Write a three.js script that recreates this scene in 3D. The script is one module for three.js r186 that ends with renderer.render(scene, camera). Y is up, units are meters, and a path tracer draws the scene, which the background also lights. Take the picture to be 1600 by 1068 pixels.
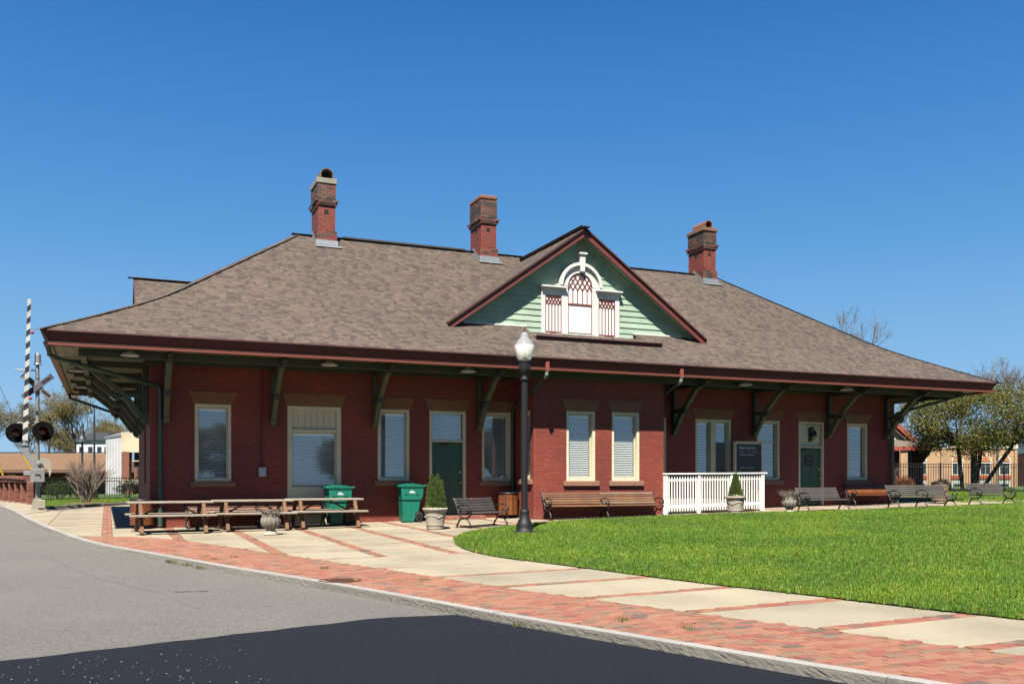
import * as THREE from 'three';
import { mergeGeometries } from 'three/addons/utils/BufferGeometryUtils.js';

// ---------- camera, sky, sun, exposure ----------
const YAW = (23.15 * Math.PI) / 180;
const scene = new THREE.Scene();
const camera = new THREE.PerspectiveCamera((2 * Math.atan(750 / 1480) * 180) / Math.PI, 1600 / 1500, 0.1, 2500);
camera.position.set(0, 1.17, 26.4);
camera.rotation.y = -YAW;
camera.setViewOffset(1600, 1500, 0, 0, 1600, 1068);
const renderer = new THREE.WebGLRenderer({ antialias: true });
renderer.setSize(1600, 1068);
renderer.shadowMap.enabled = true;
renderer.toneMapping = THREE.LinearToneMapping;
renderer.toneMappingExposure = 3.4;

const SUN = new THREE.Vector3(-0.62, 1.76, 1).normalize();
{
  const W = 1024, H = 512, data = new Float32Array(W * H * 4);
  // clear deep-blue sky: [elevation degrees, r, g, b]
  const stops = [[-90, .16, .27, .40], [0, .38, .60, .84], [3, .32, .56, .82], [8, .215, .465, .79], [14, .115, .345, .71], [20, .068, .255, .62], [27, .036, .18, .50], [40, .02, .125, .40], [60, .014, .095, .33], [90, .012, .085, .30]];
  for (let j = 0; j < H; j++) {
    const el = ((j + 0.5) / H - 0.5) * 180;
    let k = 0;
    while (k < stops.length - 2 && stops[k + 1][0] < el) k++;
    const a = stops[k], b = stops[k + 1], f = Math.min(1, Math.max(0, (el - a[0]) / (b[0] - a[0])));
    for (let i = 0; i < W; i++) {
      const az = ((i + 0.5) / W - 0.5) * 2 * Math.PI, e = (el * Math.PI) / 180;
      const d = Math.cos(az) * Math.cos(e) * SUN.x + Math.sin(e) * SUN.y + Math.sin(az) * Math.cos(e) * SUN.z;
      const glow = 1 + 0.1 * d * d + 0.3 * Math.pow(Math.max(0, d), 12), o = (j * W + i) * 4;
      for (let c = 0; c < 3; c++) data[o + c] = (a[c + 1] + (b[c + 1] - a[c + 1]) * f) * (c === 2 ? 0.5 + 0.5 * glow : glow) / 3.4;
      data[o + 3] = 1;
    }
  }
  const sky = new THREE.DataTexture(data, W, H, THREE.RGBAFormat, THREE.FloatType);
  sky.mapping = THREE.EquirectangularReflectionMapping;
  sky.magFilter = THREE.LinearFilter;
  sky.needsUpdate = true;
  scene.background = sky;
  scene.environment = sky;
}
const sun = new THREE.DirectionalLight(new THREE.Color().setRGB(1, 0.93, 0.82), 5);
sun.position.copy(SUN).multiplyScalar(120).add(new THREE.Vector3(12, 0, 0));
sun.target.position.set(12, 0, 0);
sun.castShadow = true;
sun.shadow.mapSize.set(4096, 4096);
Object.assign(sun.shadow.camera, { left: -60, right: 60, top: 60, bottom: -60, near: 1, far: 300 });
scene.add(sun, sun.target);

// ---------- helpers ----------
function rng(seed) { let s = seed | 0; return () => { s = (s + 0x6d2b79f5) | 0; let t = Math.imul(s ^ (s >>> 15), 1 | s); t = (t + Math.imul(t ^ (t >>> 7), 61 | t)) ^ t; return ((t ^ (t >>> 14)) >>> 0) / 4294967296; }; }
const R = rng(7), rr = (a, b) => a + (b - a) * R(), pick = (l) => l[Math.floor(R() * l.length)];
const V = (x, y, z) => new THREE.Vector3(x, y, z);
const clamp = THREE.MathUtils.clamp, lerp = THREE.MathUtils.lerp;
function hash(x, y, s) { let h = Math.imul(x, 374761393) + Math.imul(y, 668265263) + Math.imul(s, 974634541); h = Math.imul(h ^ (h >>> 13), 1274126177); return ((h ^ (h >>> 16)) >>> 0) / 4294967296; }
function vn(u, v, p, s) { // tileable value noise, period p cells over 0..1
  const x = u * p, y = v * p, i = Math.floor(x), j = Math.floor(y), fx = x - i, fy = y - j, a = fx * fx * (3 - 2 * fx), b = fy * fy * (3 - 2 * fy);
  const h = (m, n) => hash(((m % p) + p) % p, ((n % p) + p) % p, s);
  return lerp(lerp(h(i, j), h(i + 1, j), a), lerp(h(i, j + 1), h(i + 1, j + 1), a), b);
}
function fbm(u, v, p, o, s) { let t = 0, a = 0.5, n = 0; for (let k = 0; k < o; k++) { t += a * vn(u, v, p << k, s + k); n += a; a *= 0.55; } return t / n; }
function tex(n, f) {
  const d = new Uint8Array(n * n * 4);
  for (let j = 0; j < n; j++) for (let i = 0; i < n; i++) { const c = f((i + 0.5) / n, (j + 0.5) / n, i, j), o = (j * n + i) * 4; for (let k = 0; k < 3; k++) d[o + k] = clamp((Array.isArray(c) ? c[k] : c) * 255, 0, 255); d[o + 3] = 255; }
  const t = new THREE.DataTexture(d, n, n); t.wrapS = t.wrapT = THREE.RepeatWrapping; t.magFilter = THREE.LinearFilter; t.needsUpdate = true; return t;
}
const TX = {
  mottle: tex(512, (u, v) => 0.62 + 0.5 * (0.65 * fbm(u, v, 4, 6, 1) + 0.35 * fbm(u, v, 64, 2, 31)) ),
  stain: tex(512, (u, v) => { const b = fbm(u, v, 3, 5, 61), f = fbm(u, v, 90, 2, 9); return [0.53 + 0.6 * b + 0.14 * f, 0.53 + 0.59 * b + 0.14 * f, 0.52 + 0.58 * b + 0.14 * f]; }),
  grit: tex(1024, (u, v, i, j) => { const w = hash(i, j, 5), w2 = hash(i >> 1, j >> 1, 6), b = fbm(u, v, 3, 5, 71); const m = vn(u, v, 160, 72); return clamp(0.58 + 0.16 * (b - 0.5) + 0.16 * (m - 0.5) + 0.26 * (w2 - 0.5) + 0.2 * (w - 0.5) + (w2 > 0.95 ? 0.28 : 0) - (w2 < 0.06 ? 0.24 : 0), 0, 1); }),
  wood: tex(512, (u, v) => { const b = fbm(u, v * 1, 2, 2, 15), s = vn(u + 0.02 * b, v, 6, 20) * 0.2, n1 = vn(u * 0.125 + 0.3, v, 96, 21), n2 = vn(u * 0.06, v, 200, 22); return clamp(0.45 + 0.3 * n1 + 0.2 * n2 + 0.25 * (b - 0.5) + s, 0, 1); }),
  bump: tex(512, (u, v, i, j) => 0.5 * fbm(u, v, 16, 5, 41) + 0.5 * hash(i, j, 8)),
};
const tr = (t, m, n = m) => { const c = t.clone(); c.repeat.set(1 / m, 1 / n); c.needsUpdate = true; return c; };
const TM = { mottle2: tr(TX.mottle, 2.3), mottle06: tr(TX.mottle, 0.7), stain3: tr(TX.stain, 3.1), grit2: tr(TX.grit, 4.6), wood: tr(TX.wood, 1.1, 0.55), bump05: tr(TX.bump, 0.5), bump015: tr(TX.bump, 0.16), gritb: tr(TX.grit, 1.3), grit3: tr(TX.grit, 3.3) };
const PALE = 0.57; // the colours below were judged against a lighter exposure
function mat(c, r = 0.8, o = {}) { const { phys, ...rest } = o, k = rest.transmission === 1 || rest.metalness === 1 ? 1 : PALE; return new (phys ? THREE.MeshPhysicalMaterial : THREE.MeshStandardMaterial)({ color: new THREE.Color().setRGB(c[0] * k, c[1] * k, c[2] * k), roughness: r, ...rest }); }
const mot = (c, r = 0.8, o = {}) => mat(c, r, { map: TM.mottle2, ...o });

// geometry pieces: all non-indexed with position, normal, uv
function clean(g) { let q = g.index ? g.toNonIndexed() : g; for (const k of Object.keys(q.attributes)) if (!['position', 'normal', 'uv'].includes(k)) q.deleteAttribute(k); if (!q.attributes.normal) q.computeVertexNormals(); if (!q.attributes.uv) q.setAttribute('uv', new THREE.BufferAttribute(new Float32Array(q.attributes.position.count * 2), 2)); q.morphAttributes = {}; return q; }
function boxUV(g) {
  const p = g.attributes.position, u = new Float32Array(p.count * 2), a = V(), b = V(), c = V(), n = V();
  for (let i = 0; i < p.count; i += 3) {
    a.fromBufferAttribute(p, i); b.fromBufferAttribute(p, i + 1); c.fromBufferAttribute(p, i + 2);
    n.crossVectors(b.clone().sub(a), c.clone().sub(a)); const X = Math.abs(n.x), Y = Math.abs(n.y), Z = Math.abs(n.z);
    [a, b, c].forEach((q, k) => { const o = (i + k) * 2; if (Y >= X && Y >= Z) { u[o] = q.x; u[o + 1] = q.z; } else if (X >= Z) { u[o] = q.z; u[o + 1] = q.y; } else { u[o] = q.x; u[o + 1] = q.y; } });
  }
  g.setAttribute('uv', new THREE.BufferAttribute(u, 2)); return g;
}
function xf(g, x = 0, y = 0, z = 0, rx = 0, ry = 0, rz = 0, s) { const m = new THREE.Matrix4().compose(V(x, y, z), new THREE.Quaternion().setFromEuler(new THREE.Euler(rx, ry, rz, 'YXZ')), s ? (s.isVector3 ? s : V(s, s, s)) : V(1, 1, 1)); g.applyMatrix4(m); return g; }
function polys(list, centre) { // flat polygons, turned to face away from centre (or as given)
  const P = [];
  for (const q of list) {
    const n = V().crossVectors(q[1].clone().sub(q[0]), q[2].clone().sub(q[0])); let f = q;
    if (centre) { const m = q.reduce((s, p) => s.add(p), V()).divideScalar(q.length).sub(centre); if (m.dot(n) < 0) f = [...q].reverse(); }
    for (let k = 1; k < f.length - 1; k++) P.push(f[0], f[k], f[k + 1]);
  }
  const g = new THREE.BufferGeometry().setFromPoints(P); g.computeVertexNormals(); return clean(g);
}
function cbox(w, h, d, c) { // box with chamfered edges
  const e = [w / 2, h / 2, d / 2], pt = (s, ax) => V(...[0, 1, 2].map((k) => s[k] * (k === ax ? e[k] : e[k] - c))), L = [], S = [-1, 1];
  for (let a = 0; a < 3; a++) { const b = (a + 1) % 3, cc = (a + 2) % 3;
    for (const s of S) L.push([[-1, -1], [1, -1], [1, 1], [-1, 1]].map(([i, j]) => { const q = [0, 0, 0]; q[a] = s; q[b] = i; q[cc] = j; return pt(q, a); }));
    for (const i of S) for (const j of S) { const q0 = [0, 0, 0], q1 = [0, 0, 0]; q0[a] = -1; q1[a] = 1; q0[b] = q1[b] = i; q0[cc] = q1[cc] = j; L.push([pt(q0, b), pt(q1, b), pt(q1, cc), pt(q0, cc)]); } }
  for (const i of S) for (const j of S) for (const k of S) L.push([0, 1, 2].map((ax) => pt([i, j, k], ax)));
  return polys(L, V());
}
const box = (w, h, d, x = 0, y = 0, z = 0, rx = 0, ry = 0, rz = 0) => xf(clean(new THREE.BoxGeometry(w, h, d)), x, y, z, rx, ry, rz);
const bev = (w, h, d, x = 0, y = 0, z = 0, rx = 0, ry = 0, rz = 0, c) => xf(cbox(w, h, d, c ?? Math.min(0.012, w / 5, h / 5, d / 5)), x, y, z, rx, ry, rz);
const cyl = (r0, r1, h, x = 0, y = 0, z = 0, seg = 16, rx = 0, rz = 0) => xf(clean(new THREE.CylinderGeometry(r1, r0, h, seg)), x, y, z, rx, 0, rz); // r0 at the bottom
const lathe = (pts, seg = 24) => clean(new THREE.LatheGeometry(pts.map(([x, y]) => new THREE.Vector2(x, y)), seg));
function extr(pts, depth, holes = [], x = 0, y = 0, z = 0, rx = 0, ry = 0, rz = 0) { const s = new THREE.Shape(pts.map(([a, b]) => new THREE.Vector2(a, b))); for (const h of holes) s.holes.push(new THREE.Path(h.map(([a, b]) => new THREE.Vector2(a, b)))); return xf(clean(new THREE.ExtrudeGeometry(s, { depth, bevelEnabled: false, curveSegments: 10 })), x, y, z, rx, ry, rz); }
const tube = (pts, r, seg = 24, rs = 7, closed = false) => clean(new THREE.TubeGeometry(new THREE.CatmullRomCurve3(pts.map((p) => V(...p)), closed, 'centripetal'), seg, r, rs, closed));
function rod(a, b, r0, r1 = r0, seg = 8) { const A = V(...a), B = V(...b), d = B.clone().sub(A), g = clean(new THREE.CylinderGeometry(r1, r0, d.length(), seg)); g.applyQuaternion(new THREE.Quaternion().setFromUnitVectors(V(0, 1, 0), d.clone().normalize())); const m = A.add(B).multiplyScalar(0.5); g.translate(m.x, m.y, m.z); return g; }
function bar(a, b, w, h, c = 0.008) { // square-edged bar from a to b, w sideways, h upright
  const A = V(...a), B = V(...b), d = B.clone().sub(A), L = d.length(), g = cbox(w, h, L, Math.min(c, w / 4, h / 4)); d.normalize();
  const side = V().crossVectors(Math.abs(d.y) > 0.98 ? V(0, 0, 1) : V(0, 1, 0), d).normalize(), up = V().crossVectors(d, side);
  g.applyMatrix4(new THREE.Matrix4().makeBasis(side, up, d)); const m = A.add(B).multiplyScalar(0.5); g.translate(m.x, m.y, m.z); return g;
}
const ring = (r, t, x = 0, y = 0, z = 0, rx = 0, ry = 0, seg = 20) => xf(clean(new THREE.TorusGeometry(r, t, 6, seg)), x, y, z, rx, ry);
const ball = (r, x = 0, y = 0, z = 0, s) => xf(clean(new THREE.SphereGeometry(r, 14, 10)), x, y, z, 0, 0, 0, s);
const used = {};
const numbered = (n) => { const k = (used[n] = (used[n] ?? -1) + 1); return k ? `${n}_${String(k).padStart(3, '0')}` : n; };
function mk(name, geos, material, parent, o = {}) {
  const l = [].concat(geos), g = l.length > 1 ? mergeGeometries(l, false) : l[0];
  if (!o.uv) boxUV(g);
  return put(name, g, material, parent, o);
}
function put(name, g, material, parent, o = {}) {
  const m = new THREE.Mesh(g, material); m.castShadow = m.receiveShadow = true;
  m.name = parent ? name : numbered(name); if (o.p) m.position.set(...o.p); if (o.r) m.rotation.set(...o.r, 'YXZ'); if (o.s) m.scale.set(...o.s);
  (parent ?? scene).add(m); return m;
}
function tag(o, label, category, group, kind) { if (label) o.userData.label = label; if (category) o.userData.category = category; if (group) o.userData.group = group; if (kind) o.userData.kind = kind; return o; }
function thing(name, label, category, p = [0, 0, 0], turn = 0, group) { const o = new THREE.Group(); o.name = numbered(name); o.position.set(...p); o.rotation.y = turn; scene.add(o); return tag(o, label, category, group); }
function dup(src, label, p, turn = 0, scale) { const o = src.clone(); o.name = numbered(src.name.replace(/_\d{3}$/, '')); o.position.set(...p); o.rotation.y = turn; if (scale) o.scale.setScalar(scale); o.userData = { ...src.userData, label }; scene.add(o); return o; }
const part = (name, parent) => { const o = new THREE.Group(); o.name = name; parent.add(o); return o; };
const structure = (o) => { o.userData.kind = 'structure'; return o; };
function copies(name, g, material, list, parent, kind = 'stuff') { // list of [Matrix4, Color]
  const m = new THREE.InstancedMesh(g, material, list.length); list.forEach(([a, c], i) => { m.setMatrixAt(i, a); if (c) m.setColorAt(i, c); });
  m.castShadow = m.receiveShadow = true; m.name = parent ? name : numbered(name); m.userData.kind = kind; (parent ?? scene).add(m); return m;
}
const M4 = (x, y, z, rx = 0, ry = 0, rz = 0, sx = 1, sy = sx, sz = sx) => new THREE.Matrix4().compose(V(x, y, z), new THREE.Quaternion().setFromEuler(new THREE.Euler(rx, ry, rz, 'YXZ')), V(sx, sy, sz));
const rgb = (r, g, b) => new THREE.Color().setRGB(r, g, b);
// how large a place shows: its distance from the camera, or Infinity outside the frame
function nearness(x, y, z) { const dx = x, dz = z - 26.4, f = dx * Math.sin(YAW) - dz * Math.cos(YAW), r = dx * Math.cos(YAW) + dz * Math.sin(YAW); if (f < 1) return Infinity; const px = 800 + (1480 * r) / f, py = 750 - (1480 * (y - 1.17)) / f; return px < 0 || px > 1600 || py < 0 || py > 1068 ? Infinity : f; }
// height of the ground
function gy(X, Z) { const x = clamp(X, -8, 34), z = clamp(Z, -22, 40); return 0.018 * (x - 8.2) - 0.015 * z + 0.013 * Math.max(0, 5 - x); }
const table = (T, soft) => (z) => { let t = 0; for (let k = -2; k <= 2; k++) { const q = z + k * soft; let i = 0; while (i < T.length - 2 && T[i + 1][0] < q) i++; const [a, b] = [T[i], T[i + 1]]; t += a[1] + ((b[1] - a[1]) * (q - a[0])) / (b[0] - a[0]); } return t / 5; };
// ---------- ground, road, kerb, walkway, lawn ----------
const MG = {
  soil: mat([0.075, 0.13, 0.02], 1, { map: TM.stain3, bumpMap: TM.bump05, bumpScale: 0.02 }),
  lawn: mat([0.06, 0.12, 0.012], 1, { map: TM.stain3, bumpMap: TM.bump05, bumpScale: 0.02 }),
  road: mat([0.235, 0.222, 0.203], 0.92, { map: TM.grit2, bumpMap: TM.bump015, bumpScale: 0.005 }),
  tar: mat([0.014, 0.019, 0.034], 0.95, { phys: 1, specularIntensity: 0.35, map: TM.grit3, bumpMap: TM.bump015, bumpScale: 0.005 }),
  seam: mat([0.07, 0.07, 0.07], 0.9),
  mortar: mat([0.2, 0.13, 0.09], 1, { map: TM.mottle06 }),
  slab: [[0.35, 0.31, 0.225], [0.335, 0.3, 0.22], [0.365, 0.325, 0.235], [0.32, 0.287, 0.215]].map((c) => mat(c, 0.9, { map: TM.stain3, bumpMap: TM.bump05, bumpScale: 0.003 })),
  paver: mat([1, 1, 1], 0.92, { map: TM.mottle06, bumpMap: TM.bump015, bumpScale: 0.003 }),
  kerb: [[0.36, 0.34, 0.29], [0.33, 0.31, 0.265], [0.38, 0.36, 0.31]].map((c) => mat(c, 0.85, { map: TM.gritb, bumpMap: TM.bump015, bumpScale: 0.012 })),
};
const kx = table([[-60, -22], [-40, -13], [-30, -8.6], [-22, -5.6], [-16.5, -3.94], [-10.6, -2.9], [-7.3, -2.46], [-0.93, -1.41], [3.3, -0.62], [5.89, 0.09], [7.17, 0.62], [9.81, 1.5], [11.82, 2.24], [13.06, 2.76], [14.57, 3.3], [15.93, 3.72], [17.03, 4.08], [18.09, 4.52], [19.21, 4.95], [20.17, 5.28], [21, 5.6], [22.5, 6.25], [24.5, 7.1], [30, 9.7], [40, 14.5]], 0.5);
const ox = table([[2.6, -0.75], [2.72, 0.5], [4.25, 1.47], [7.22, 2.51], [8.24, 2.83], [9.78, 3.4], [11.72, 4.08], [13.21, 4.53], [14.7, 5.0], [16.38, 5.64], [17.77, 6.14], [19.14, 6.68], [20.7, 7.25], [22.3, 7.95], [24.5, 9], [30, 12]], 0.06);
function sheet(xs, zs, yf, skip) { const P = [], add = (x, z) => P.push(V(x, yf(x, z), z)); for (let i = 0; i < xs.length - 1; i++) for (let j = 0; j < zs.length - 1; j++) { if (skip?.(xs[i], zs[j])) continue; add(xs[i], zs[j]); add(xs[i], zs[j + 1]); add(xs[i + 1], zs[j]); add(xs[i + 1], zs[j]); add(xs[i], zs[j + 1]); add(xs[i + 1], zs[j + 1]); } const g = new THREE.BufferGeometry().setFromPoints(P); g.computeVertexNormals(); return clean(g); }
const range = (a, b, n) => Array.from({ length: n + 1 }, (_, i) => a + ((b - a) * i) / n);
{
  const xs = [-900, -400, -200, -100, -60, ...range(-40, 40, 40), 60, 100, 200, 400, 900], zs = [-1200, -600, -300, -150, -100, -70, ...range(-50, 32, 41), 60, 120, 300];
  structure(mk('ground', sheet(xs, zs, (x, z) => gy(x, z) - 0.17), MG.soil));
  const rows = range(-58, 34, 184), P = [];
  const roadY = (x, z) => gy(x, z) - 0.095;
  const strip = (z0, z1, a0, b0, a1, b1, n, lift) => { for (let i = 0; i < n; i++) { const q = (a, b, k) => a + ((b - a) * k) / n, A = [q(a0, b0, i), z0], B = [q(a1, b1, i), z1], C = [q(a0, b0, i + 1), z0], D = [q(a1, b1, i + 1), z1]; for (const [x, z] of [A, B, C, C, B, D]) P.push(V(x, roadY(x, z) + lift, z)); } };
  for (let j = 0; j < rows.length - 1; j++) strip(rows[j], rows[j + 1], -60, kx(rows[j]) + 0.08, -60, kx(rows[j + 1]) + 0.08, 16, 0);
  const rg = new THREE.BufferGeometry().setFromPoints(P); rg.computeVertexNormals();
  const road = structure(mk('road', clean(rg), MG.road));
  // the newer, darker paving: its ragged front edge runs across the road
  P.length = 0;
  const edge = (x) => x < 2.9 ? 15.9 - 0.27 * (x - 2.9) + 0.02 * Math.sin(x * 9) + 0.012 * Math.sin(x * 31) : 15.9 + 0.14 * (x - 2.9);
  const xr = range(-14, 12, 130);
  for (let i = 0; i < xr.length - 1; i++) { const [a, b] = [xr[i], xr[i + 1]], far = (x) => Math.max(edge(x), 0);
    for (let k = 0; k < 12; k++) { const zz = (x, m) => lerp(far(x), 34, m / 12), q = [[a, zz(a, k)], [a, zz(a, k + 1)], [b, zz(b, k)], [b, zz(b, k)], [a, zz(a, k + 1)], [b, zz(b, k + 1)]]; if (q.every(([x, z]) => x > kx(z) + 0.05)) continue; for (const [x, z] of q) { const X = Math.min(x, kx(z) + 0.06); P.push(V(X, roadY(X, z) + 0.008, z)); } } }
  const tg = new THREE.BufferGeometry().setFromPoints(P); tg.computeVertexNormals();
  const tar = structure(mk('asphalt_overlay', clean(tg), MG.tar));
  // pale chips lying on the dark paving
  const chips = []; for (let i = 0; i < 260; i++) { const c = i < 260 ? [rr(-1.6, 1.2), rr(17.0, 20)] : [rr(0.5, 5.2), rr(16.4, 21)]; if (c[0] > kx(c[1]) - 0.3 || c[1] < edge(c[0]) + 0.1) continue; chips.push([M4(c[0], roadY(...c) + 0.012, c[1], 0, rr(0, 6), 0, rr(0.003, 0.011), 0.003, rr(0.003, 0.009)), rgb(...pick([[0.3, 0.27, 0.22], [0.2, 0.19, 0.17], [0.4, 0.38, 0.36]]))]); }
  copies('stone_chips', clean(new THREE.OctahedronGeometry(1)), mat([1, 1, 1], 0.9), chips, tar);
  // cracks and a sealed scar in the old road
  const crack = (pts, w, lift) => { const Q = []; for (let i = 0; i < pts.length - 1; i++) for (let k = 0; k < 8; k++) { const f = (m) => { const t = m / 8, x = lerp(pts[i][0], pts[i + 1][0], t) + 0.03 * (hash(i * 8 + m, 1, 3) - 0.5), z = lerp(pts[i][1], pts[i + 1][1], t) + 0.05 * (hash(i * 8 + m, 2, 3) - 0.5); return [x, z]; }; const a = f(k), b = f(k + 1), s = w * (0.5 + hash(i * 8 + k, 7, 7)); const y = (p) => roadY(p[0], p[1]) + lift; Q.push(V(a[0] - s, y(a), a[1]), V(a[0] + s, y(a), a[1] + s), V(b[0] + s, y(b), b[1]), V(a[0] - s, y(a), a[1]), V(b[0] + s, y(b), b[1]), V(b[0] - s, y(b), b[1] - s)); } const g = new THREE.BufferGeometry().setFromPoints(Q); g.computeVertexNormals(); return clean(g); };
  mk('road_crack', [crack([[-1.25, 5.46], [-0.7, 8.2], [-0.16, 10.35], [0.66, 12.65], [1.02, 14.33]], 0.012, 0.005), crack([[-3.2, 6.1], [-1.9, 9.1], [-1.2, 11.4]], 0.008, 0.005), crack([[-0.16, 10.35], [0.7, 10.6], [1.4, 10.2]], 0.006, 0.005), crack([[1.02, 14.33], [1.6, 14.5], [2.4, 14.3], [3.2, 14.6]], 0.006, 0.005), crack([[-1.6, 13.2], [-0.4, 13.5], [0.9, 13.3]], 0.006, 0.005), crack([[-4.2, 1.5], [-2.6, 2.4], [-1.1, 2.2]], 0.01, 0.005)], mat([0.16, 0.155, 0.145], 1), road);
  mk('sealed_scar', crack([[0.8, 12.62], [1.28, 12.72]], 0.035, 0.006), MG.seam, road);
}
// kerb: granite stones laid end to end
{
  const kerb = structure(thing('kerb')); delete kerb.userData.label;
  let z = -34; const end = 27, tops = [[0.56, 0.54, 0.52], [0.52, 0.50, 0.48], [0.58, 0.57, 0.55]].map((c) => mat(c, 0.8, { map: TM.gritb }));
  while (z < end) {
    const L = Math.min(rr(1.3, 2.6), end - z + 0.01), near = z > -2, n = Math.max(5, Math.ceil(L / (near ? 0.045 : 0.2))), lift = rr(-0.004, 0.005);
    const prof = [[0.012, -0.004], [0.0, -0.016], [-0.003, -0.035], [-0.006, -0.055], [-0.01, -0.075], [-0.013, -0.095], [-0.017, -0.115], [-0.02, -0.15], [-0.02, -0.24]], at = [], top = [];
    for (let k = 0; k <= n; k++) { const q = z + 0.004 + ((L - 0.008) * k) / n, dx = (kx(q + 0.1) - kx(q - 0.1)) / 0.2, l = Math.hypot(1, dx), nx = 1 / l, nz = -dx / l, x = kx(q), pt = (d, h) => V(x + nx * d, gy(x, q) + 0.008 + lift + h, q + nz * d), e = rr(-0.004, 0.004), broad = 0.012 * (vn(q * 0.01, 0.3, 100, 3) - 0.5);
      at.push(prof.map(([d, h], m) => pt(d + broad * (m > 1 ? 1 : 0) + (m > 1 && m < 7 ? rr(-0.006, 0.006) : m === 1 ? e : 0), h + (m > 0 && m < 7 ? rr(-0.004, 0.004) : 0))));
      top.push([pt(0.135, -0.2), pt(0.135, 0), pt(0.018 + e, 0.0), at[k][0]]); }
    const skin = (rows) => { const F = [], w = rows[0].length; for (let k = 0; k < n; k++) for (let m = 0; m < w - 1; m++) F.push([rows[k][m], rows[k + 1][m + 1], rows[k + 1][m]], [rows[k][m], rows[k][m + 1], rows[k + 1][m + 1]]); return F; };
    const st = mk('kerb_stone', polys([...skin(at), [top[0][0], top[0][1], ...at[0]].reverse(), [top[n][0], top[n][1], ...at[n]]]), pick(MG.kerb), kerb);
    mk('sawn_top', polys(skin(top)), pick(tops), st);
    z += L;
  }
}
// walkway of concrete slabs set between brick strips, with a brick band along the kerb
const zJ = [-20.6, -19.2, -17.8, -16.4, -15, -13.6, -12.2, -10.8, -9.4, -8.0, -6.6, -5.2, -3.8, -2.4, -1.0, 0.45, 1.85, 3.25, 4.57, 5.87, 7.13, 8.35, 9.83, 11.65, 13.1, 14.5, 15.95, 17.42, 18.93, 20.27, 21.7, 23.1];
const zW = zJ.map((z) => (z > 12.5 || z < -1.5 ? 0.225 : 0.115));
const xS = [0.0, 1.47, 2.95, 4.57, 5.98, 7.28, 8.72, 10.15, 11.6, 13.05, 14.5, 15.95, 17.4, 18.85, 20.3, 21.75, 23.2, 24.65, 26.1, 27.55, 29];
const SW = 0.235; // width of a strip
const lawnEdge = [[40, 2.95], [29, 2.95], [25.3, 3.15], [21.2, 3.05], [19.1, 2.75], [17, 2.5], [15.3, 2.45], [13.6, 2.75], [11.84, 2.98], [10.34, 3.5], [9.4, 3.98], [8.53, 4.6], [7.78, 5.4], [7.1, 6.6], [6.62, 7.9], [6.38, 9.0], [6.3, 9.9], [6.34, 10.7], [6.48, 11.5], [6.75, 12.5], [7.17, 14.3], [7.6, 15.9], [7.98, 17.05], [8.41, 18.52], [8.74, 19.46], [9.2, 20.7], [9.7, 22], [11.2, 25.5], [13, 30], [40, 30]];
const inside = (P, x, z) => { let c = false; for (let i = 0, j = P.length - 1; i < P.length; j = i++) { const [a, b] = P[i], [d, e] = P[j]; if (b > z !== e > z && x < ((d - a) * (z - b)) / (e - b) + a) c = !c; } return c; };
const deepLawn = (x, z, m = 0.25) => [[m, 0], [-m, 0], [0, m], [0, -m]].every(([a, b]) => inside(lawnEdge, x + a, z + b));
const overBuilding = (x, z) => (x > 1.15 && x < 26.4 && z < -0.1 && z > -9.3) || (x > 11.5 && x < 15.6 && z < 1.3 && z > -1);
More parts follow.
